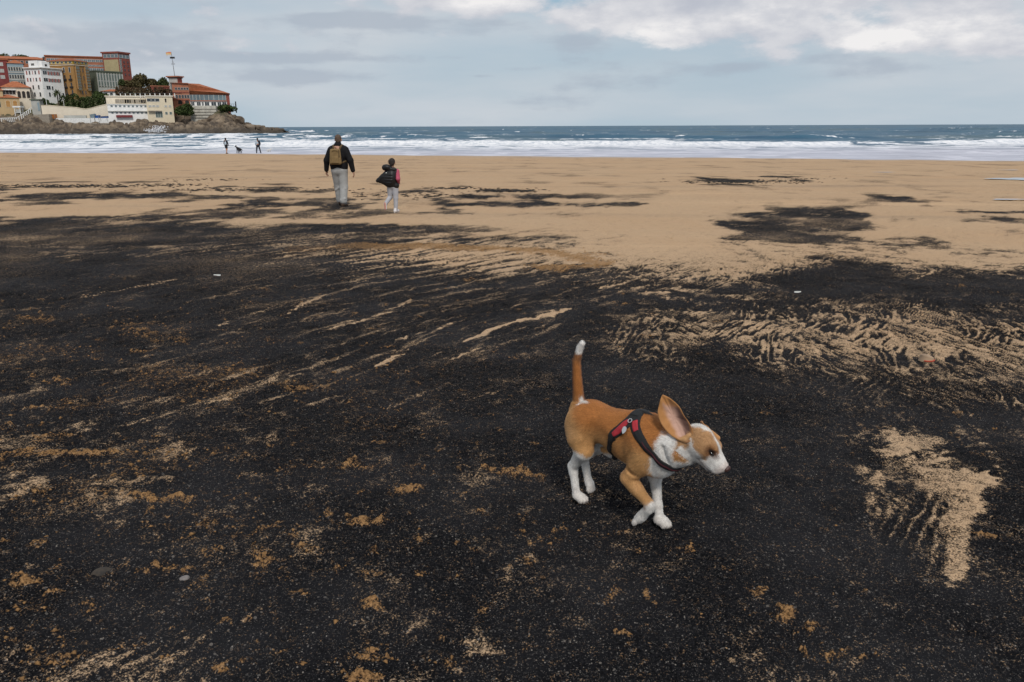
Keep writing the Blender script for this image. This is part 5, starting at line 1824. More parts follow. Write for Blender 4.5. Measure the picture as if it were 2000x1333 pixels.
def coat(V):
    n1 = pn3(V[:, 0] * 38 + 50, V[:, 1] * 38 + 50, V[:, 2] * 38 + 50, 3) - .5
    n2 = pn3(V[:, 0] * 140 + 50, V[:, 1] * 140 + 50, V[:, 2] * 140 + 50, 5) - .5
    n0 = pn3(V[:, 0] * 13 + 50, V[:, 1] * 13 + 50, V[:, 2] * 13 + 50, 9) - .5
    jit = .016 * n1 + .009 * n2
    x, y, z = V.T
    hv = (V - HC) @ HM
    hx, hy, hz_ = hv.T
    white = vec(.80, .775, .74)
    saddle = vec(.42, .165, .044)
    tanc = vec(.52, .285, .110)
    k = sstep(-.035, .06, z - .36 + .2 * (np.abs(y) - .07) * -1 + .05 * n0 - .10 * sstep(-.18, -.3, x))
    col = tanc + (saddle - tanc) * k[:, None]
    flank = np.exp(-(((x + .01) / .07) ** 2 + ((z - .325) / .055) ** 2)) * (np.abs(y) > .04)
    col = col + (vec(.33, .135, .040) - col) * (.75 * np.clip(flank + .5 * n0, 0, 1))[:, None]
    haunch = np.exp(-(((x + .27) / .06) ** 2 + ((z - .33) / .06) ** 2))
    col = col + (vec(.50, .30, .15) - col) * (.7 * haunch)[:, None]
    # legs and front of the shoulder paler
    fore = sstep(.30, .22, z) * sstep(.0, .04, x) + .7 * sstep(.10, .17, x) * sstep(.38, .30, z)
    col = col + (vec(.52, .285, .115) - col) * np.clip(fore, 0, 1)[:, None] * .8

    def put(mask, c):
        nonlocal col
        mask = np.clip(mask, 0, 1)[:, None]
        col = col * (1 - mask) + c * mask

    e = .007

    def reg(d):
        """soft mask of a region, d negative inside"""
        return sstep(e, -e, d + jit)

    # head: tan cheeks, darker round the eyes, white blaze and muzzle
    inhead = (hx > -.075) & (hz_ > -.09)
    put(inhead * reg(.222 - x) * reg(-.01 - hx - .04), vec(.47, .265, .125))
    eye_d = np.minimum(np.linalg.norm((hv - vec(.064, -.034, .008)) / vec(1.35, 1, .95), axis=1), np.linalg.norm((hv - vec(.064, .034, .008)) / vec(1.35, 1, .95), axis=1))
    put(inhead * sstep(.036, .012, eye_d + jit), vec(.33, .15, .055))
    # white of throat, neck side, chest and belly
    neck_d = np.abs(x - .226 - .10 * (z - .40)) - .034 - .02 * sstep(.40, .30, z)
    put(reg(np.maximum(neck_d, z - .452)) * (~(hx > .0)), white)
    put(reg(np.maximum(z - .355 + .5 * (x - .26), .20 - x)) * (hx < .035), white)
    put(reg(np.maximum(.180 - x, np.maximum(z - .345, .2 - z))) * sstep(-.056, -.036, y), white)
    put(reg(np.maximum(z - .262 + .06 * np.abs(x), np.maximum(np.abs(y) - .05, np.abs(x + .06) - .19))) * (z > .215), white)
    put(reg(np.linalg.norm((V - vec(-.005, -.055, .238)) / vec(1.5, 1, .8), axis=1) - .026), white)
    blaze = np.abs(hy) - (.0085 + .028 * sstep(.072, .118, hx) + .012 * sstep(.02, -.03, hx))
    put(inhead * reg(np.maximum(blaze, -hz_ * 0 - .012 - hx * 0 - (hz_ + .0) * 0 - .5)) * sstep(-.01, .004, hz_ + .35 * sstep(.06, .1, hx)), white)
    put(inhead * reg(.077 - hx + .35 * np.clip(hz_, -.05, .05) * 1.0) , white)
    put(inhead * reg(hz_ + .030 + .2 * (hx - .04)) * (hx > -.03), white)
    put(reg(np.linalg.norm((hv - vec(-.03, -.045, -.045)) / vec(1.2, 1, 1), axis=1) - .018), vec(.47, .265, .125))
    # pink inside the lips and muzzle speckle
    lip = np.abs(hz_ + .0560 + .05 * (hx - .09)) - .0022
    put(inhead * (hx > .048) * (hx < .135) * sstep(.004, -.001, lip) * .7, vec(.13, .07, .06))
    lid = np.linalg.norm((hv - vec(.065, 0, .010)) / vec(2.1, 100, 1.0), axis=1)
    put(inhead * sstep(.0100, .0055, lid) * (np.abs(hy) > .02), vec(.030, .016, .010))
    put(inhead * sstep(.022, .009, lid) * (np.abs(hy) > .02) * .7, vec(.11, .045, .02))
    put(inhead * sstep(.112, .135, hx) * .35, vec(.60, .42, .36))
    # rump star
    sv_ = (V - vec(-.238, -.018, .455)) / vec(1.5, 1.0, 1.0)
    ang = np.arctan2(sv_[:, 1] + .25 * sv_[:, 2], sv_[:, 0])
    put(reg(np.linalg.norm(sv_, axis=1) - .0165 - .006 * np.cos(3 * ang)) * (z > .42), white)
    # tail tip
    tl = (x < -.22) & (z > .5)
    put(tl * sstep(.60, .66, z + .4 * jit) * sstep(.70, .655, z), vec(.30, .13, .05))
    put(tl * sstep(.664, .672, z + .3 * jit), white)
    # legs
    put((x < -.10) * reg(z - .268 + .25 * (x + .20) - .02 * n0) * (y < 0), white)
    put((x < -.10) * reg(z - .285) * (y > 0), white)
    put((x > .03) * ((y > .010) | ((z < .11) & (y > -.02) & (x > .115))) * reg(z - .222), white)
    rf = (x > .02) & (y < -.02)
    put(rf * reg(z - .128 + .9 * (.150 - x)) * sstep(.05, .0, np.abs(y + .055) - .02), white)
    put(rf * reg(np.linalg.norm((V - vec(.150, -.072, .118)) / vec(1, 1, 1.2), axis=1) - .008), vec(.42, .18, .06))
    # dusty toes and pads
    put(sstep(.055, .0, z + .6 * jit) * .5, vec(.36, .29, .24))
    put(sstep(.24, .06, z) * sstep(.0, .25, n1 + .5 * n0) * .28, vec(.40, .36, .34))
    toe_r = np.linalg.norm(V - vec(.083, -.05, .022), axis=1)
    put(sstep(.022, .008, toe_r) * .6, vec(.16, .09, .07))
    shade = 1 + .22 * n0 + .20 * n1 + .14 * n2
    return np.clip(col * shade[:, None], 0, .9)


def coat_mat(name, fur=True):
    m = bpy.data.materials.new(name)
    m.use_nodes = True
    t = NT(m.node_tree)
    p = t.n['Principled BSDF']
    a = t.new('ShaderNodeAttribute', attribute_name='coat')
    tc_ = t.new('ShaderNodeTexCoord')
    mp = t.new('ShaderNodeMapping')
    mp.inputs['Scale'].default_value = (1, 2.2, 2.2)
    t.l.new(tc_.outputs['Object'], mp.inputs[0])
    n = t.noise(mp.outputs[0], 260, 4, .7)
    n2 = t.noise(mp.outputs[0], 45, 4, .6)
    f = t.m('ADD', t.m('MULTIPLY', n, .5), t.m('MULTIPLY', n2, .5))
    t.l.new(t.mix(1.0, a.outputs['Color'], t.mix(f, (.66, .64, .62), (1.22, 1.22, 1.22)), 'MULTIPLY'), p.inputs['Base Color'])
    p.inputs['Roughness'].default_value = .72
    p.inputs['Specular IOR Level'].default_value = .22
    p.inputs['Sheen Weight'].default_value = .12
    p.inputs['Sheen Roughness'].default_value = .5
    b = t.new('ShaderNodeBump')
    b.inputs['Strength'].default_value = .6
    b.inputs['Distance'].default_value = .004
    t.l.new(f, b.inputs['Height'])
    t.l.new(b.outputs[0], p.inputs['Normal'])
    return m


M_coat = coat_mat('short_coat')
dog_body = body_obj('body', DOG_SD, .004, M_coat, dog, coat)


def fur(Vb, Fb, n, seed):
    """short hairs lying along the coat: thin two-triangle blades rooted on the skin"""
    g = np.random.default_rng(seed)
    A, B, D_ = Vb[Fb[:, 0]], Vb[Fb[:, 1]], Vb[Fb[:, 3]]
    ar = np.linalg.norm(np.cross(B - A, D_ - A), axis=1)
    f = g.choice(len(Fb), n, p=ar / ar.sum())
    a, b = g.random((n, 1)), g.random((n, 1))
    P = A[f] + a * (B - A)[f] + b * (D_ - A)[f]
    N_ = DOG_SD.grad(P, .003)
    x, y, z = P.T
    hv = (P - HC) @ HM
    w_h = sstep(-.07, -.02, hv[:, 0]) * (hv[:, 2] > -.09)
    w_l = sstep(.30, .24, z) * (1 - w_h)
    w_t = ((x < -.24) & (z > .45)).astype(float)
    flow = np.tile(vec(-1, 0, -.55), (n, 1))
    flow = flow * (1 - w_l[:, None]) + vec(-.15, 0, -1) * w_l[:, None]
    flow = flow * (1 - w_h[:, None]) + (-HF_ + .3 * HU_ * 0) * w_h[:, None]
    flow = flow * (1 - w_t[:, None]) + vec(-.05, 0, 1) * w_t[:, None]
    flow = flow + g.normal(0, .22, (n, 3))
    T_ = flow - N_ * np.sum(flow * N_, 1, keepdims=True)
    T_ /= np.linalg.norm(T_, axis=1, keepdims=True) + 1e-9
    L_ = (.0075 + .004 * g.random((n, 1))) * (1 - .45 * w_h[:, None]) * (1 - .3 * w_l[:, None])
    S_ = np.cross(T_, N_) * .00042
    lift = .40 + .45 * g.random((n, 1))
    mid = P + T_ * L_ * .55 + N_ * L_ * lift * .50
    tip = P + T_ * L_ + N_ * L_ * lift * .62
    W = np.stack([P - S_, P + S_, mid + S_ * .8, mid - S_ * .8, tip], 1).reshape(-1, 3)
    i = np.arange(n) * 5
    T3 = np.concatenate([np.stack([i, i + 1, i + 2], 1), np.stack([i, i + 2, i + 3], 1), np.stack([i + 3, i + 2, i + 4], 1)])
    c = coat(P + .004 * g.normal(size=(n, 3))) * (.62 + .70 * g.random((n, 1)))
    me = np_mesh('fur', W, T3, False)
    attr_col(me, 'coat', np.repeat(np.clip(c, 0, .92), 5, 0))
    return me


_V, _Q = DOG_SD.mesh(.006)
link('fur', fur(_V, _Q, 110000, 3), M_coat, dog, kind='stuff')

# near ear, blown up: a thin cupped flap
EAR = np.array([(0.314, -0.016, 0.48), (0.296, -0.017, 0.509), (0.276, -0.021, 0.532), (0.253, -0.024, 0.565), (0.22, -0.033, 0.591), (0.199, -0.042, 0.601), (0.188, -0.047, 0.604), (0.185, -0.052, 0.591), (0.184, -0.059, 0.57), (0.184, -0.068, 0.538), (0.196, -0.071, 0.506), (0.219, -0.068, 0.477), (0.244, -0.061, 0.454), (0.273, -0.05, 0.44), (0.302, -0.037, 0.431), (0.318, -0.023, 0.449)])


def ear_mesh(out, cup, nrm):
    """flap from its outline: rings shrink to the middle line and sink by cup along -nrm"""
    k = len(out)
    # smooth outline
    P = []
    for i in range(k):
        p0, p1, p2, p3 = out[i - 1], out[i], out[(i + 1) % k], out[(i + 2) % k]
        for u in (0, .25, .5, .75):
            P.append(.5 * (2 * p1 + (p2 - p0) * u + (2 * p0 - 5 * p1 + 4 * p2 - p3) * u * u + (3 * p1 - p0 - 3 * p2 + p3) * u ** 3))
    P = np.array(P)
    n = len(P)
    c0 = P.mean(0)
    rings = []
    R = 9
    for j in range(R + 1):
        s = 1 - j / R
        q = c0 + (P - c0) * s
        d = (1 - s ** 2.2)
        q = q - nrm * cup * d
        rings.append(q)
    G = np.array(rings)
    wob = .0022 * np.sin(np.arange(n) * .9)[None, :, None] * np.linspace(1, 0, R + 1)[:, None, None] * nrm
    G = G + wob
    nn = np.array([np.roll(np.arange(n), 0)])
    front = G + nrm * .0016
    back = G - nrm * .0030
    V = np.concatenate([front.reshape(-1, 3), back.reshape(-1, 3)])
    F_ = []
    m_ = (R + 1) * n
    for j in range(R):
        for i in range(n):
            i2 = (i + 1) % n
            F_.append((j * n + i, j * n + i2, (j + 1) * n + i2, (j + 1) * n + i))
            F_.append((m_ + (j + 1) * n + i, m_ + (j + 1) * n + i2, m_ + j * n + i2, m_ + j * n + i))
    for i in range(n):
        i2 = (i + 1) % n
        F_.append((i2, i, m_ + i, m_ + i2))
    s_ = np.concatenate([np.repeat(np.linspace(0, 1, R + 1), n)] * 2)
    inner = np.concatenate([np.ones(m_), np.zeros(m_)])
    return V, np.array(F_), s_, inner


en = vec(.45, -.85, .25)
en /= np.linalg.norm(en)
V, Fe, sv_, inn = ear_mesh(EAR, .026, en)
basep = vec(.297, -.035, .447)
db = np.linalg.norm(V - basep, axis=1)
tipd = np.linalg.norm(V - vec(.195, -.046, .594), axis=1)
n1 = pn3(V[:, 0] * 60 + 9, V[:, 1] * 60 + 9, V[:, 2] * 60 + 9, 4) - .5
ax_ = vec(.195, -.046, .594) - basep
ax_l = np.linalg.norm(ax_)
ax_ /= ax_l
ac_ = np.cross(en, ax_)
if ac_[0] < 0:
    ac_ = -ac_
ua = ((V - basep) @ ax_) / ax_l
wa = (V - basep) @ ac_ / .034 + .35 * n1
rim = sstep(.16, .04, sv_ + .10 * n1)
furry = np.clip(sstep(-.45, -.95, wa) + sstep(.68, .92, ua + .12 * wa + .1 * n1) + rim, 0, 1)
pink = vec(.50, .31, .24)
fold_shade = vec(.125, .066, .052)  # shading of the ear's fold and hollow, painted into its colour
dk = np.clip(sstep(-.05, .65, wa) * sstep(1.0, .6, ua) + .8 * sstep(.03, .0, np.abs(wa - .25 - .3 * n1) - .10) * sstep(.25, .05, ua), 0, 1)
ci = pink * (1 - dk[:, None]) + fold_shade * dk[:, None]
ci = ci * (1 - furry[:, None]) + vec(.40, .19, .066) * furry[:, None]
ce = np.where(inn[:, None] > .5, ci, vec(.40, .18, .06))
ce = ce * (1 + .25 * n1[:, None])
me = np_mesh('ear', V, Fe, True)
attr_col(me, 'coat', ce)
eo = link('ear', me, M_coat, dog)
esd = Sdf()
esd.cone((.290, -.028, .442), (.303, -.022, .458), .0125, .010, .01).cone((.288, -.031, .440), (.266, -.046, .440), .010, .006, .012)
body_obj('ear_base', esd, .004, M_coat, eo, lambda V: np.tile(vec(.45, .25, .11), (len(V), 1)) * (1 + .3 * (pn3(V[:, 0] * 90 + 9, V[:, 1] * 90 + 9, V[:, 2] * 90 + 9, 4) - .5))[:, None])
# far ear: folded on the far side, its root shows over the brow
fo = np.array([hd_(.020, .040, .034), hd_(.034, .052, .036), hd_(.030, .072, .026), hd_(.010, .092, .012), hd_(-.03, .108, .0), hd_(-.06, .100, .004), hd_(-.052, .078, .016), hd_(-.032, .056, .028), hd_(-.006, .040, .036)])
V, Fe, sv_, inn = ear_mesh(fo, .008, HU_)
me = np_mesh('ear', V, Fe, True)
attr_col(me, 'coat', np.tile(vec(.42, .20, .075), (len(V), 1)))
eo = link('ear', me, M_coat, dog)
esd = Sdf()
esd.cone(hd_(.0, .036, .030), hd_(.034, .045, .034), .012, .011, .01)
body_obj('ear_base', esd, .004, M_coat, eo, lambda V: np.tile(vec(.44, .22, .085), (len(V), 1)))

M_nose = material('nose_leather', (.085, .038, .032), .38, .2, 60, bump=.3, bscale=260, spec=.5)
M_eye = material('eye_dark', (.012, .008, .006), .12, spec=.6)
M_claw = material('claw_horn', (.13, .10, .085), .5)
nsd = Sdf()
nsd.ell(hd_(.146, 0, .000), (.011, .0155, .0125), .006, HM)
nsd.ell(hd_(.147, -.009, -.004), (.009, .0075, .0085), .005, HM).ell(hd_(.147, .009, -.004), (.009, .0075, .0085), .005, HM)
nsd.ell(hd_(.157, -.0065, -.003), (.005, .0028, .0032), .003, HM, cut=True).ell(hd_(.157, .0065, -.003), (.005, .0028, .0032), .003, HM, cut=True)
body_obj('nose', nsd, .0016, M_nose, dog)
for s_ in (-1, 1):
    isd = Sdf()
    isd.ell(hd_(.0655, .0345 * s_, .008), (.0125, .0070, .0050), .004, HM)
    body_obj('eye', isd, .0012, M_eye, dog)
tsd = Sdf()
tsd.cone(hd_(.078, -.020, -.044), hd_(.078, -.020, -.051), .0032, .0018, .003)
body_obj('tooth', tsd, .001, M_frame, dog)
for (cx_, cy_, cz_) in ((.163, .027, .0105), (-.230, -.040, .0105)):
    for (dx, dy) in ((.037, -.0185), (.047, -.0062), (.047, .0066), (.037, .019)):
        MB().tube((cx_ + dx - .006, cy_ + dy, cz_ + .002), (cx_ + dx + .0015, cy_ + dy * 1.03, cz_ - .005), .0030, .0014, 6).build('claw', M_claw, dog)

# harness
M_web = material('black_webbing', (.012, .012, .013), .65, .1, 60, bump=.5, bscale=700, spec=.35)
M_red = material('red_mesh_fabric', (.42, .030, .042), .7, .12, 30, bump=.4, bscale=600, spec=.3)
M_trim = material('dark_red_trim', (.09, .012, .02), .7)
M_tag = material('silver_tag', (.62, .62, .62), .35, .05, metal=.6)
hn = empty('harness', (0, 0, 0))
hn.parent = dog
for s_ in (-1, 1):
    def mir(pts):
        return [(x, y * -s_, z) for (x, y, z) in pts]
    girth = [(.048, -.012, .470), (.045, -.045, .445), (.022, -.064, .425), (-.012, -.083, .392), (-.040, -.09, .345), (-.055, -.088, .30), (-.058, -.060, .255), (-.055, 0, .235)]
    chest = [(.060, -.012, .470), (.074, -.045, .449), (.100, -.066, .425), (.135, -.078, .400), (.165, -.085, .372), (.195, -.078, .345), (.222, -.050, .315), (.238, 0, .305)]
    ribbon(DOG_SD, mir(girth[:5]), [.040, .050, .046, .042, .030], .0035, 'padding', M_web, hn, 40, .003)
    ribbon(DOG_SD, mir(chest[:5]), [.040, .046, .042, .036, .030], .0035, 'padding', M_web, hn, 40, .003)
    ribbon(DOG_SD, mir(girth[1:4]), [.016, .026, .026, .018], .0035, 'red_panel', M_red, hn, 24, .0062)
    ribbon(DOG_SD, mir(chest[1:3]), [.026, .026, .022], .0035, 'red_panel', M_red, hn, 20, .0062)
    ribbon(DOG_SD, mir(girth[3:]), .024, .003, 'strap', M_web, hn, 50, .0055)
    ribbon(DOG_SD, mir(chest[2:]), .025, .003, 'strap', M_web, hn, 50, .0055)
    ribbon(DOG_SD, mir([(p[0] + .0, p[1], p[2]) for p in chest[3:]]), .003, .002, 'stitching', M_trim, hn, 40, .0085)
ribbon(DOG_SD, [(.052, .03, .462), (.052, 0, .47), (.052, -.03, .462)], .05, .005, 'back_pad', M_web, hn, 24, .004)
hsd = Sdf()
for i in range(14):
    a0, a1 = math.pi * i / 14, math.pi * (i + 1) / 14
    hsd.cone((.075 - .042 * math.cos(a0), -.002, .474 + .016 * math.sin(a0)), (.075 - .042 * math.cos(a1), -.002, .474 + .016 * math.sin(a1)), .0075, .0075, .004)
body_obj('handle', hsd, .003, M_web, hn)
rg = MB()
c0 = DOG_SD.snap(np.array([[.058, -.048, .445]]), .014)[0]
g0 = DOG_SD.grad(c0[None])[0]
a_ = np.cross(g0, vec(0, 0, 1))
a_ /= np.linalg.norm(a_)
b_ = np.cross(a_, g0)
for i in range(12):
    t0, t1 = 2 * math.pi * i / 12, 2 * math.pi * (i + 1) / 12
    rg.tube(c0 + .009 * (a_ * math.cos(t0) + b_ * math.sin(t0)), c0 + .009 * (a_ * math.cos(t1) + b_ * math.sin(t1)), .0017, n=6)
rg.build('ring', M_tag, hn)
tg = MB()
ct = DOG_SD.snap(np.array([[.050, -.062, .421]]), .013)[0]
gt = DOG_SD.grad(ct[None])[0]
at_v = np.cross(gt, vec(0, 0, 1))
at_v /= np.linalg.norm(at_v)
bt = np.cross(at_v, gt)
sh = [(-.010, .008), (-.004, .014), (.004, .014), (.010, .008), (.011, -.004), (.006, -.012), (0, -.018), (-.006, -.012), (-.011, -.004)]
nsh = len(sh)
pts = [ct + at_v * u + bt * -v * -1 + gt * .0012 for u, v in sh] + [ct + at_v * u + bt * v - gt * .0012 for u, v in sh]
tg.poly(pts, [tuple(range(nsh)), tuple(2 * nsh - 1 - i for i in range(nsh))] + [(i, nsh + i, nsh + (i + 1) % nsh, (i + 1) % nsh) for i in range(nsh)])
tg.build('tag', M_tag, hn)

# ------------------------------------------------------------------ people


def skin_m(name, c):
    return material(name, c, .6, .06, 6, spec=.3)


M_skin = skin_m('skin', (.42, .23, .155))
M_hair1 = material('grey_brown_hair', (.115, .078, .055), .8, .2, 30, bump=.5, bscale=160)
M_hair2 = material('dark_brown_hair', (.022, .014, .010), .7, .2, 30, bump=.5, bscale=160)
M_jacket = material('black_jacket', (.010, .010, .0115), .85, .2, 8, bump=.3, bscale=40, spec=.2)
M_trous = material('pale_grey_trousers', (.36, .36, .355), .9, .10, 5, bump=.5, bscale=16, spec=.15)
M_leg = material('light_grey_leggings', (.40, .40, .43), .9, .08, 5, bump=.4, bscale=22, spec=.15)
M_bag = material('tan_canvas', (.225, .150, .070), .9, .12, 8, bump=.4, bscale=50, spec=.15)
M_bag2 = material('dark_tan_canvas', (.12, .08, .04), .9, .12, 8, spec=.15)
M_shoe = material('brown_leather', (.06, .032, .018), .6, .2, 20)
M_sole = material('shoe_sole', (.03, .022, .018), .8)
M_pink = material('pink_knit', (.50, .105, .165), .9, .12, 10, bump=.4, bscale=50, spec=.15)
M_vest = material('black_padded_nylon', (.010, .010, .0115), .5, .2, 6, spec=.35)
M_wshoe = material('white_trainer', (.72, .68, .67), .6)
M_psole = material('coral_sole', (.55, .25, .19), .7)
M_lblue = material('pale_blue_cloth', (.44, .54, .64), .9, .1, 8)
M_navy = material('navy_cloth', (.014, .017, .026), .9, .2, 8)
M_dogblk = material('black_fur', (.009, .009, .010), .8, .2, 20)
M_dogwht = material('white_fur', (.62, .60, .57), .85, .1, 20)


def hand(sd, wrist, dirv, side, s=1.0):
    """relaxed hand: palm, four curled fingers of unequal length and a thumb on its side"""
    w_ = vec(*wrist)
    d = vec(*dirv)
    d /= np.linalg.norm(d)
    f = vec(0, 1, 0) - d * d[1]
    f /= np.linalg.norm(f)
    inn = np.cross(d, f) * 1.0
    if inn[0] * side > 0:
        inn = -inn
    pal = w_ + d * .085 * s
    sd.cone(w_, w_ + d * .03 * s, .027 * s, .026 * s, .012)
    for o in (-.022, .0, .022):
        sd.cone(w_ + d * .02 * s + f * o * .6 * s, pal + f * o * s, .017 * s, .0165 * s, .010)
    for i, L_ in enumerate((.068, .078, .074, .058)):
        b = pal + f * (.030 - .020 * i) * s
        k1 = b + d * L_ * .5 * s + inn * .010 * s
        k2 = k1 + d * L_ * .33 * s + inn * .020 * s
        k3 = k2 + d * L_ * .18 * s + inn * .016 * s
        sd.cone(b, k1, .0100 * s, .0092 * s, .003).cone(k1, k2, .0092 * s, .0085 * s, .003).cone(k2, k3, .0085 * s, .0072 * s, .003)
    t0 = w_ + d * .028 * s + f * .022 * s
    t1 = t0 + d * .034 * s + f * .026 * s + inn * .010 * s
    t2 = t1 + d * .030 * s + f * .006 * s + inn * .008 * s
    sd.cone(t0, t1, .0125 * s, .0108 * s, .008).cone(t1, t2, .0105 * s, .0085 * s, .003)


def head(sd, c, s, yaw=0.0):
    """skull, jaw, nose, ears and eye sockets; looks along +Y before yaw"""
    M = np.array(Matrix.Rotation(yaw, 3, 'Z'))
    P = lambda x, y, z: vec(*c) + M @ vec(x, y, z) * s
    sd.ell(P(0, -.012, .022), (.075 * s, .094 * s, .092 * s), .02 * s, M)
    sd.ell(P(0, .028, -.045), (.055 * s, .058 * s, .066 * s), .03 * s, M)
    sd.cone(P(0, .088, -.005), P(0, .104, -.030), .010 * s, .014 * s, .012 * s)
    sd.ell(P(0, .076, -.062), (.024 * s, .010 * s, .009 * s), .008 * s, M)
    for k in (-1, 1):
        sd.ell(P(.078 * k, -.008, -.012), (.012 * s, .022 * s, .033 * s), .006 * s, M)
        sd.ell(P(.031 * k, .090, .010), (.016 * s, .012 * s, .010 * s), .010 * s, M, True)
    return P


def person(name_label, px, py, yaw, cat='person', **kw):
    x, y, z = ground_at(px, py)
    return empty('person', (x, y, z), yaw, label=name_label, cat=cat, **kw)


# --- the man
man = person('man in black jacket and pale grey trousers walking away with a tan backpack', 667, 403, R_(-4))
mb_ = Sdf()
hp = head(mb_, (.008, .03, 1.615), 1.0, R_(6))
mb_.cone((.0, .0, 1.40), (.006, .022, 1.54), .050, .052, .02)
mb_.cone((-.13, 0, 1.37), (.13, 0, 1.37), .055, .055, .03).cone((0, 0, 1.05), (0, 0, 1.36), .125, .145, .06).cone((0, 0, .92), (0, 0, 1.05), .125, .12, .05)
for s_, el, wr in ((-1, (-.285, -.02, 1.12), (-.334, .04, .885)), (1, (.29, -.05, 1.12), (.344, -.03, .875))):
    mb_.chain([(.18 * s_, 0, 1.40), el, wr], [.052, .040, .028], .02)
    hand(mb_, wr, vec(*wr) - vec(*el) + vec(0, .03, 0), s_)
legs_m = (((-.085, 0, .90), (-.090, .13, .50), (-.085, .19, .10)), ((.085, 0, .90), (.085, .0, .48), (.088, -.10, .10)))
for L_ in legs_m:
    mb_.chain(L_, [.085, .060, .042], .02)
body_obj('body', mb_, .0062, M_skin, man)
ja = Sdf()
ja.ell((0, .0, 1.25), (.215, .15, .24), .06).cone((-.13, 0, 1.395), (.13, 0, 1.395), .085, .085, .06)
ja.cone((-.08, 0, 1.02), (.08, 0, 1.02), .14, .14, .06).cone((-.085, 0, .955), (.085, 0, .955), .13, .13, .03)
ja.cone((0, .0, 1.40), (.004, .012, 1.515), .105, .078, .04).ell((.004, -.04, 1.50), (.085, .06, .05), .03)
for s_, el, wr in ((-1, (-.295, -.02, 1.12), (-.335, .04, .895)), (1, (.30, -.05, 1.12), (.345, -.03, .885))):
    ja.chain([(.175 * s_, 0, 1.365), el, wr], [.092, .074, .056], .03)
for i in range(5):
    a = -.9 + i * .45
    ja.cone((.19 * math.sin(a) - .03, -.165 - .0 * a, 1.0 + .02 * i), (.22 * math.sin(a), -.13, 1.12 + .03 * i), .010, .008, .02)
body_obj('jacket', ja, .009, M_jacket, man)
tr = Sdf()
tr.ell((0, -.01, .89), (.185, .135, .15), .05)
for L_, kn in zip(legs_m, (.098, .100)):
    a, k_, f_ = (vec(*q) for q in L_)
    tr.cone(a * vec(1.05, 1, .97), k_, .118, kn, .04).cone(k_, f_ + vec(0, -.005, .045), kn, .088, .03)
    tr.cone(k_ + vec(-.05, -.06, -.10), k_ + vec(.05, -.08, -.04), .022, .022, .03).cone(f_ + vec(-.05, -.05, .07), f_ + vec(.05, -.06, .10), .025, .025, .03)
body_obj('trousers', tr, .009, M_trous, man)
ha = Sdf()
ha.ell(hp(0, -.020, .036), (.081, .092, .086), .02).ell(hp(0, -.072, -.02), (.062, .036, .055), .02)
body_obj('hair', ha, .006, M_hair1, man)
for s_, fx, fy, fz, up in ((-1, -.085, .20, .05, .25), (1, .088, -.09, .03, .0)):
    sh_ = Sdf()
    ang = .35 * s_
    d = vec(math.sin(ang), math.cos(ang), 0)
    b = vec(fx, fy, fz + .02)
    sh_.cone(b - d * .05 + vec(0, 0, up * .08), b + d * .13 + vec(0, 0, -.012), .042, .034, .03).cone(b - d * .04, b - d * .03 + vec(0, 0, .07), .044, .05, .03)
    so = body_obj('shoe', sh_, .007, M_shoe, man)
    ss_ = Sdf()
    ss_.cone(b - d * .06 + vec(0, 0, -.038 + up * .08), b + d * .14 + vec(0, 0, -.040), .030, .026, .02)
    body_obj('sole', ss_, .007, M_sole, so)
# backpack
bp_ = empty('backpack', man.location, R_(-4), label='tan canvas backpack worn by the man walking away', cat='backpack')
bk = Sdf()
for k in np.linspace(-1, 1, 5):
    bk.cone((-.02 + .10 * k, -.215, 1.075), (-.02 + .088 * k, -.20, 1.36), .050, .040, .03)
body_obj('body', bk, .007, M_bag, bp_)
pk = Sdf()
for k in np.linspace(-1, 1, 5):
    pk.cone((-.02 + .075 * k, -.262, 1.075), (-.02 + .07 * k, -.258, 1.20), .020, .020, .02)
body_obj('pocket', pk, .006, M_bag, bp_)
sk = Sdf()
sk.chain([(-.12, -.235, 1.30), (-.06, -.252, 1.36), (.02, -.252, 1.36), (.08, -.235, 1.30)], [.006] * 4, .004)
body_obj('zip', sk, .004, M_bag2, bp_)
sk = Sdf()
sk.chain([(.075, -.22, 1.10), (.078, -.235, 1.22), (.07, -.225, 1.36)], [.022, .024, .020], .01)
body_obj('side_pocket', sk, .006, M_bag2, bp_)
lp = Sdf()
lp.chain([(-.05, -.21, 1.395), (-.045, -.215, 1.425), (.005, -.215, 1.425), (.01, -.21, 1.395)], [.009] * 4, .006)
body_obj('handle', lp, .004, M_bag2, bp_)
for s_ in (-1, 1):
    ribbon(ja, [(.07 * s_ - .01, -.17, 1.36), (.10 * s_, -.09, 1.47), (.11 * s_, .0, 1.475), (.12 * s_, .10, 1.42), (.14 * s_, .14, 1.25), (.17 * s_, .05, 1.10), (.11 * s_, -.14, 1.07)], .045, .008, 'strap', M_bag2, bp_, 30, .004, 3)

for o in (man, bp_):
    o.scale = (.958,) * 3
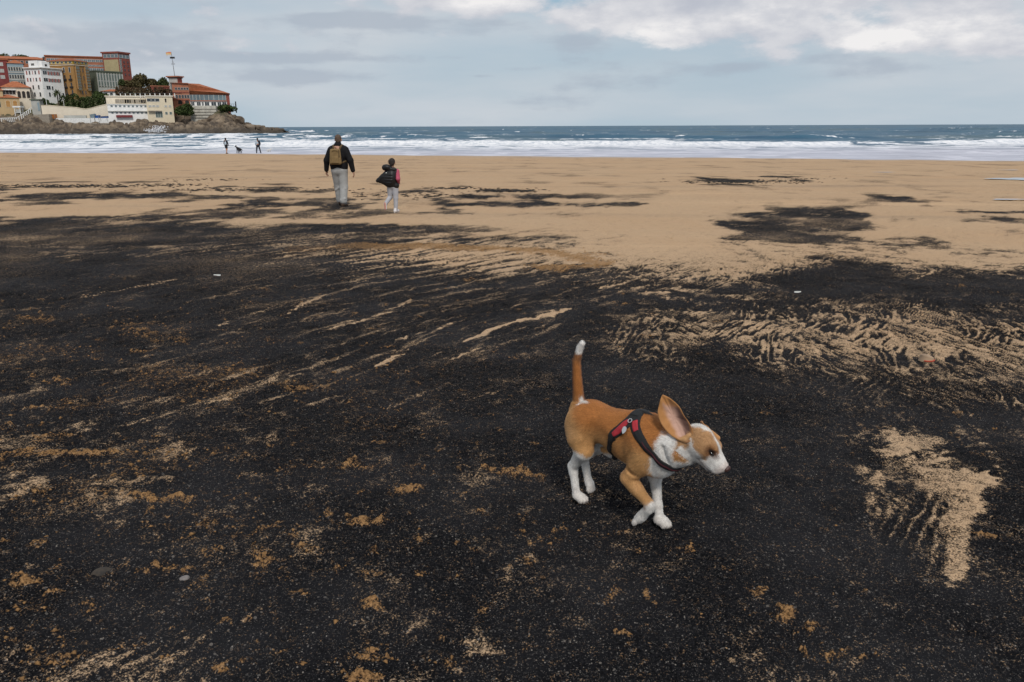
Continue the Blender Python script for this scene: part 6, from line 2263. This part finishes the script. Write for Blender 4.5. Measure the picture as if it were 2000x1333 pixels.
# --- the girl
girl = person('girl running beside the man in a black padded vest, pink sleeves and grey leggings', 769, 416, R_(-8))
gb = Sdf()
gp = head(gb, (.0, .03, 1.135), .86, R_(10))
gb.cone((0, 0, .97), (0, .02, 1.07), .045, .042, .02)
gb.cone((-.09, 0, .95), (.09, 0, .95), .05, .05, .04).cone((0, 0, .62), (0, 0, .92), .09, .095, .05)
ga = (((-.12, 0, .94), (-.17, .02, .78), (-.10, .14, .70)), ((.12, 0, .94), (.155, -.06, .775), (.125, .06, .665)))
for s_, A_ in zip((-1, 1), ga):
    gb.chain(A_, [.038, .030, .022], .015)
    hand(gb, A_[2], vec(*A_[2]) - vec(*A_[1]), s_, .72)
gl = (((-.055, 0, .60), (-.080, .04, .345), (-.135, -.17, .215)), ((.060, 0, .60), (.065, .0, .33), (.062, -.03, .06)))
for L_ in gl:
    gb.chain(L_, [.062, .042, .030], .015)
body_obj('body', gb, .0055, M_skin, girl)
lg = Sdf()
lg.ell((0, 0, .62), (.115, .095, .10), .04)
for L_ in gl:
    a, k_, f_ = (vec(*q) for q in L_)
    lg.cone(a, k_, .082, .056, .03).cone(k_, f_ + (f_ - k_) * .02, .056, .042, .02)
body_obj('leggings', lg, .007, M_leg, girl)
for s_, A_ in zip((-1, 1), ga):
    sl = Sdf()
    sl.chain(A_, [.056, .048, .036], .02)
    body_obj('sleeve', sl, .006, M_pink, girl)
vs = Sdf()
vs.ell((-.01, 0, .83), (.135, .115, .17), .05).cone((-.075, 0, .935), (.095, 0, .935), .07, .068, .05)
vs.cone((-.05, -.02, .68), (.075, -.01, .62), .115, .085, .05)
# the vest balloons out to the left in the wind, in padded rolls
vs.cone((.0, -.06, .88), (-.14, -.08, .88), .085, .055, .07).cone((.0, -.06, .78), (-.22, -.085, .80), .095, .055, .08)
vs.cone((-.02, -.05, .72), (-.31, -.08, .735), .09, .036, .07).cone((-.06, -.05, .66), (-.30, -.075, .735), .07, .030, .06)
vs.cone((-.20, -.08, .83), (-.345, -.08, .725), .045, .022, .05)
for i in range(5):
    # shallow seams of the padding
    z0 = .93 - .062 * i
    vs.cone((.10, -.165, z0 - .03), (-.34, -.16, z0 + .01 - .012 * i), .010, .010, .020, cut=True)
vo = body_obj('vest', vs, .007, M_vest, girl)
hs = Sdf()
hs.ell((-.105, -.075, 1.035), (.105, .075, .070), .03).cone((-.05, -.06, .99), (.07, -.06, .985), .055, .05, .03).ell((-.165, -.05, 1.02), (.05, .05, .06), .03)
body_obj('hood', hs, .007, M_vest, girl)
lm = MB()
LP_ = np.array([[-.115, -.14, .925], [-.085, -.14, .93], [-.10, -.14, .897]])
LP_ = vs.snap(LP_, .004)
lm.poly([tuple(q) for q in LP_] + [tuple(q + vec(0, .006, 0)) for q in LP_], [(0, 2, 1), (3, 4, 5), (0, 1, 4, 3), (1, 2, 5, 4), (2, 0, 3, 5)])
lm.build('logo', M_whitep, vo)
hr = Sdf()
hr.ell(gp(0, -.025, .034), (.074, .084, .078), .02).ell(gp(-.0, -.075, -.02), (.058, .036, .052), .02)
for i in range(5):
    a = rng.uniform(-.5, .5)
    hr.cone(gp(-.05, -.05, .05 - .018 * i), gp(-.095 - .006 * i, -.06 + .03 * a, .085 - .022 * i + .02 * a), .0075, .003, .01)
hr.cone(gp(-.01, -.09, -.01), gp(-.03, -.10, -.10), .026, .016, .02)
body_obj('hair', hr, .0052, M_hair2, girl)
for (b, d, u, so_) in ((vec(-.137, -.185, .185), vec(.05, -.12, -.99), vec(0, -1, .12), True), (vec(.062, -.03, .035), vec(.45, .89, 0), vec(0, 0, -1), False)):
    d = d / np.linalg.norm(d)
    u = u - d * (u @ d)
    u /= np.linalg.norm(u)
    sh_ = Sdf()
    sh_.cone(b - d * .03, b + d * .085, .034, .028, .02).cone(b - d * .02, b - d * .012 - u * .045, .034, .038, .02)
    so = body_obj('shoe', sh_, .006, M_wshoe, girl)
    ss_ = Sdf()
    ss_.cone(b - d * .04 + u * .026, b + d * .098 + u * .026, .021, .018, .01)
    body_obj('sole', ss_, .006, M_psole if so_ else M_wshoe, so)

girl.scale = (.925,) * 3
# --- two walkers at the water's edge with their dogs
for (px, py, lab, top_m, side, leg_m, bare, pose) in (
        (443, 300.5, 'person with bare calves and a pale blue bag walking at the water, black dog beside', M_navy, 1, M_navy, True, 0),
        (505, 300.5, 'person in dark leggings and pale blue top striding at the water, white dog beside', M_lblue, -1, M_navy, False, 1)):
    o = person(lab, px, py, R_(-20 if pose == 0 else 15))
    pb = Sdf()
    head(pb, (0, .02, 1.52), .95)
    pb.cone((0, 0, 1.33), (0, .01, 1.45), .055, .05, .03).cone((-.13, 0, 1.32), (.13, 0, 1.32), .06, .06, .05).cone((0, 0, .95), (0, 0, 1.28), .11, .12, .05)
    AR = [[(.16 * k, 0, 1.32), (.24 * k, .0, 1.06), (.20 * k, .12, .88)] for k in (-1, 1)]
    for k, A_ in zip((-1, 1), AR):
        pb.chain(A_, [.045, .036, .026], .02)
        hand(pb, A_[2], vec(*A_[2]) - vec(*A_[1]), k, .9)
    if pose == 0:
        LG = [[(-.08, 0, .85), (-.06, .06, .46), (-.03, .05, .08)], [(.08, 0, .85), (.07, .02, .46), (.04, -.10, .08)]]
    else:
        LG = [[(-.08, 0, .85), (-.15, .05, .46), (-.20, .12, .08)], [(.08, 0, .85), (.16, .0, .46), (.25, -.10, .08)]]
    for L_ in LG:
        pb.chain(L_, [.08, .056, .042], .02)
    body_obj('body', pb, .012, M_skin, o)
    jk = Sdf()
    jk.ell((0, 0, 1.16), (.18, .125, .25), .05).cone((-.13, 0, 1.32), (.13, 0, 1.32), .07, .07, .05)
    for A_ in AR:
        jk.chain(A_[:2] + [tuple(vec(*A_[2]) * .97)], [.066, .056, .045], .02)
    body_obj('jacket', jk, .014, M_navy if pose == 0 else M_lblue, o)
    if pose == 1:
        sl = Sdf()
        sl.chain(AR[1], [.078, .066, .055], .02).cone((.10, -.06, 1.30), (.16, -.06, 1.0), .09, .07, .03)
        body_obj('sleeve', sl, .014, M_navy, o)
    sh_ = Sdf()
    sh_.ell((0, 0, .84), (.16, .13, .15), .04)
    for L_ in LG:
        if bare:
            sh_.cone(L_[0], tuple(vec(*L_[0]) * .35 + vec(*L_[1]) * .65), .105, .085, .03)
        else:
            sh_.chain(L_, [.10, .07, .055], .03)
    body_obj('shorts' if bare else 'leggings', sh_, .013, leg_m, o)
    hr = Sdf()
    hr.ell((0, 0, 1.55), (.088, .10, .092), .02).cone((0, -.05, 1.52), (.02, -.06, 1.36), .06, .05, .03)
    body_obj('hair', hr, .012, M_hair2, o)
    for L_ in LG:
        f_ = vec(*L_[2])
        s2 = Sdf()
        s2.cone(f_ + vec(0, -.04, -.04), f_ + vec(0, .12, -.05), .045, .035, .02)
        body_obj('shoe', s2, .012, M_sole, o)
    if pose == 0:
        bo = empty('shoulder_bag', o.location, R_(-20), label='pale blue bag on the back of the left walker at the water', cat='bag')
        bs = Sdf()
        bs.ell((.07, -.18, 1.06), (.13, .07, .17), .03)
        body_obj('bag', bs, .012, M_lblue, bo)
        ss_ = Sdf()
        ss_.chain([(.13, -.15, 1.18), (.05, -.135, 1.34), (-.06, -.02, 1.42)], [.018] * 3, .01)
        body_obj('strap', ss_, .01, M_lblue, bo)


def far_dog(label, px, py, yaw, s, m, bow):
    x, y, z = ground_at(px, py)
    o = empty('dog', (x, y, z), yaw, label=label, cat='dog')
    d = Sdf()
    q = lambda a, b, c: (a * s, b * s, c * s)
    hz_ = .50 - .0 * bow
    fz = .50 + .12 * bow
    d.cone(q(-.22, 0, hz_), q(.18, 0, fz), .115 * s, .135 * s, .05)
    d.cone(q(.2, 0, fz + .03), q(.36, 0, fz + .16), .09 * s, .07 * s, .05)
    d.ell(q(.40, 0, fz + .20), (.085 * s, .07 * s, .075 * s), .03).cone(q(.44, 0, fz + .18), q(.55, 0, fz + .14), .045 * s, .03 * s, .02)
    for k in (-1, 1):
        d.cone(q(.38, .05 * k, fz + .26), q(.36, .07 * k, fz + .33), .028 * s, .010 * s, .02)
        d.chain([q(.17, .08 * k, fz - .06), q(.15 + .04 * k, .08 * k, .26), q(.20 + .05 * k, .075 * k, .03)], [.075 * s, .045 * s, .034 * s], .02)
        d.cone(q(.20 + .05 * k, .075 * k, .03), q(.26 + .05 * k, .075 * k, .025), .034 * s, .026 * s, .01)
        d.chain([q(-.22, .075 * k, hz_ - .04), q(-.16 + .05 * k, .08 * k, .30), q(-.28 + .05 * k, .07 * k, .19), q(-.24 + .05 * k, .07 * k, .03)], [.095 * s, .06 * s, .036 * s, .032 * s], .02)
    d.chain([q(-.30, 0, hz_ + .04), q(-.44, 0, hz_ - .06), q(-.56, 0, hz_ - .16)], [.045 * s, .035 * s, .025 * s], .02)
    body_obj('body', d, .016 * s, m, o)
    return o


far_dog('black dog with head raised at the water between the two walkers', 467, 300.3, R_(158), .92, M_dogblk, 1.0)
far_dog('small white dog in the shallow water right of the walkers', 526, 299.3, R_(20), .62, M_dogwht, 0.3)

# ------------------------------------------------------------------ small things on the beach
for (px, py, L_, yaw, lab) in ((424, 536.5, .040, -6, 'small white stick lying on black sand left of the middle'), (1558, 570, .034, 4, 'small white stick lying on black sand right of the middle')):
    x, y, z = ground_at(px, py)
    o = empty('litter_stick', (x, y, z + .012), R_(yaw), label=lab, cat='litter')
    MB().box(-L_, L_, -.008, .008, -.012, .002).build('stick', M_whitep, o)
    MB().box(-L_ * .3, L_ * .25, -.0085, .0085, .0022, .004).build('strip', M_palegrey, o)
x, y, z = ground_at(360, 1127)
pb = Sdf()
pb.ell((0, 0, .004), (.019, .014, .009), .006, rotmat('Z', 20)).ell((.006, .004, .007), (.010, .009, .006), .004)
o = body_obj('pebble', pb, .002, material('grey_pebble', (.21, .19, .18), .9, .2, 40), label='flat grey pebble on black sand at lower left', cat='pebble')
o.location = (x, y, z)
x, y, z = ground_at(1808, 706)
o = empty('plastic_cap', (x, y, z + .012), R_(15), label='red rimmed pale plastic cap half buried in rippled sand at right', cat='cap')
cp = MB()
cp.tube((0, 0, -.02), (.008, .0, .022), .052, .046, 18).tube((.008, 0, .022), (.010, 0, .030), .044, .030, 18)
cp.build('lid', material('sandy_plastic', (.36, .25, .16), .7), o)
rp = MB()
for i in range(10):
    a0, a1 = math.pi * (1.2 + .06 * i), math.pi * (1.2 + .06 * (i + 1))
    rp.tube((.054 * math.cos(a0), .054 * math.sin(a0), .0), (.054 * math.cos(a1), .054 * math.sin(a1), .0), .005, n=6)
rp.build('rim', material('red_plastic', (.45, .06, .025), .5), o)
x, y, z = ground_at(200, 1108)
ps = Sdf()
ps.ell((0, 0, -.012), (.048, .034, .030), .01)
o = body_obj('half_buried_stone', ps, .0035, material('dusty_stone', (.022, .020, .019), .9, .3, 30, col2=(.055, .042, .030)), label='dusty rounded stone half buried in the sand at lower left', cat='stone')
o.location = (x, y, z)
# pools of water left on the sand
M_pool = material('pool_water', (.17, .18, .20), .06, .05, 1, spec=.6)
for (px, py, w_, d_, lab) in ((1985, 351, .9, .75, 'p'), (1975, 391.5, .55, .14, 'p'), (1728, 338, .5, .15, 'p'), (1972, 333.5, .5, .16, 'p')):
    x, y, z = ground_at(px, py)
    n = 40
    pts = []
    for i in range(n):
        a = 2 * math.pi * i / n
        k = 1 + .25 * math.sin(3 * a + px) + .12 * math.sin(7 * a)
        xx, yy = x + w_ * k * math.cos(a), y + d_ * k * math.sin(a)
        pts.append((xx, yy, z + .030))
    pm = MB().poly(pts, [tuple(range(n))])
    pm.build('pool_of_water', M_pool, kind='structure')

# crumbs of sand and coal lying on the surface
cr = np.random.default_rng(5)
N0 = 26000
d0 = 1.7 + 7.0 * cr.random(N0) ** 1.6
t0 = cr.uniform(-.75, .75, N0)
cxs, cys = d0 * t0, d0
zz0, tt0, oo0 = ground_fields(cxs, cys)
keepo = (oo0 > .15) & (cr.random(N0) < .85)
keepb = (oo0 <= .15) & (tt0 < .4) & (cr.random(N0) < .12)
ico = np.array([(0, 0, 1), (.9, 0, .1), (-.3, .85, .1), (-.5, -.75, .05), (0, 0, -.6)])
icf = np.array([(0, 1, 2), (0, 2, 3), (0, 3, 1), (4, 2, 1), (4, 3, 2), (4, 1, 3)])


def crumbs(name, keep, smin, smax, m_):
    P = np.stack([cxs, cys, zz0], -1)[keep]
    k = len(P)
    s_ = smin + (smax - smin) * cr.random(k) ** 3
    a = cr.uniform(0, 6.28, k)
    sh_ = ico[None] * s_[:, None, None] * cr.uniform(.6, 1.3, (k, 5, 1)) * vec(1, 1, .65)
    c_, sn = np.cos(a)[:, None], np.sin(a)[:, None]
    W = np.stack([sh_[..., 0] * c_ - sh_[..., 1] * sn, sh_[..., 0] * sn + sh_[..., 1] * c_, sh_[..., 2]], -1) + P[:, None, :] + vec(0, 0, .001)
    Fk = (np.arange(k) * 5)[:, None, None] + icf[None]
    link(name, np_mesh(name, W.reshape(-1, 3), Fk.reshape(-1, 3)), m_, kind='stuff')


crumbs('sand_crumbs', keepo, .003, .016, material('damp_sand', (.33, .185, .08), .95, .2, 60, bump=.5, bscale=400, spec=.1))
crumbs('coal_crumbs', keepb, .002, .009, material('coal_grit', (.028, .027, .028), .8, .3, 60, spec=.3))
# dark weed and coal left in lines by the tide
wr = np.random.default_rng(9)
WX, WY, WS = [], [], []
for (px, py, hx, hy, n_) in ((1450, 356, 105, 4, 420), (990, 373, 55, 4, 260), (880, 369, 40, 2.5, 120), (130, 364, 150, 3.5, 500), (330, 362, 60, 3, 120), (500, 372, 220, 5, 220), (820, 382, 130, 7, 160), (1580, 350, 40, 2, 40), (400, 352, 120, 2, 60)):
    for i in range(n_):
        u_, v_ = px + hx * wr.normal() * .55, py + hy * wr.normal() * .5
        d = ray(u_, v_)
        k = 20.0
        for _ in range(30):
            P = CC + d * k
            k = (CAM_H - float(beach_z(P[0], P[1]))) / -d[2]
        P = CC + d * k
        WX.append(P[0])
        WY.append(P[1])
        WS.append(.015 + .06 * wr.random() ** 2)
WX, WY, WS = np.array(WX), np.array(WY), np.array(WS)
WZ = ground_fields(WX, WY)[0]
a = wr.normal(0, .5, len(WX))
sh_ = ico[None] * WS[:, None, None] * wr.uniform(.6, 1.3, (len(WX), 5, 1)) * vec(2.2, 1.2, .28)
c_, sn = np.cos(a)[:, None], np.sin(a)[:, None]
W = np.stack([sh_[..., 0] * c_ - sh_[..., 1] * sn, sh_[..., 0] * sn + sh_[..., 1] * c_, sh_[..., 2]], -1) + np.stack([WX, WY, WZ], -1)[:, None, :] + vec(0, 0, .012)
Fk = (np.arange(len(WX)) * 5)[:, None, None] + icf[None]
link('seaweed', np_mesh('seaweed', W.reshape(-1, 3), Fk.reshape(-1, 3)), material('dark_seaweed', (.022, .018, .015), .8, .2, 20), kind='stuff')
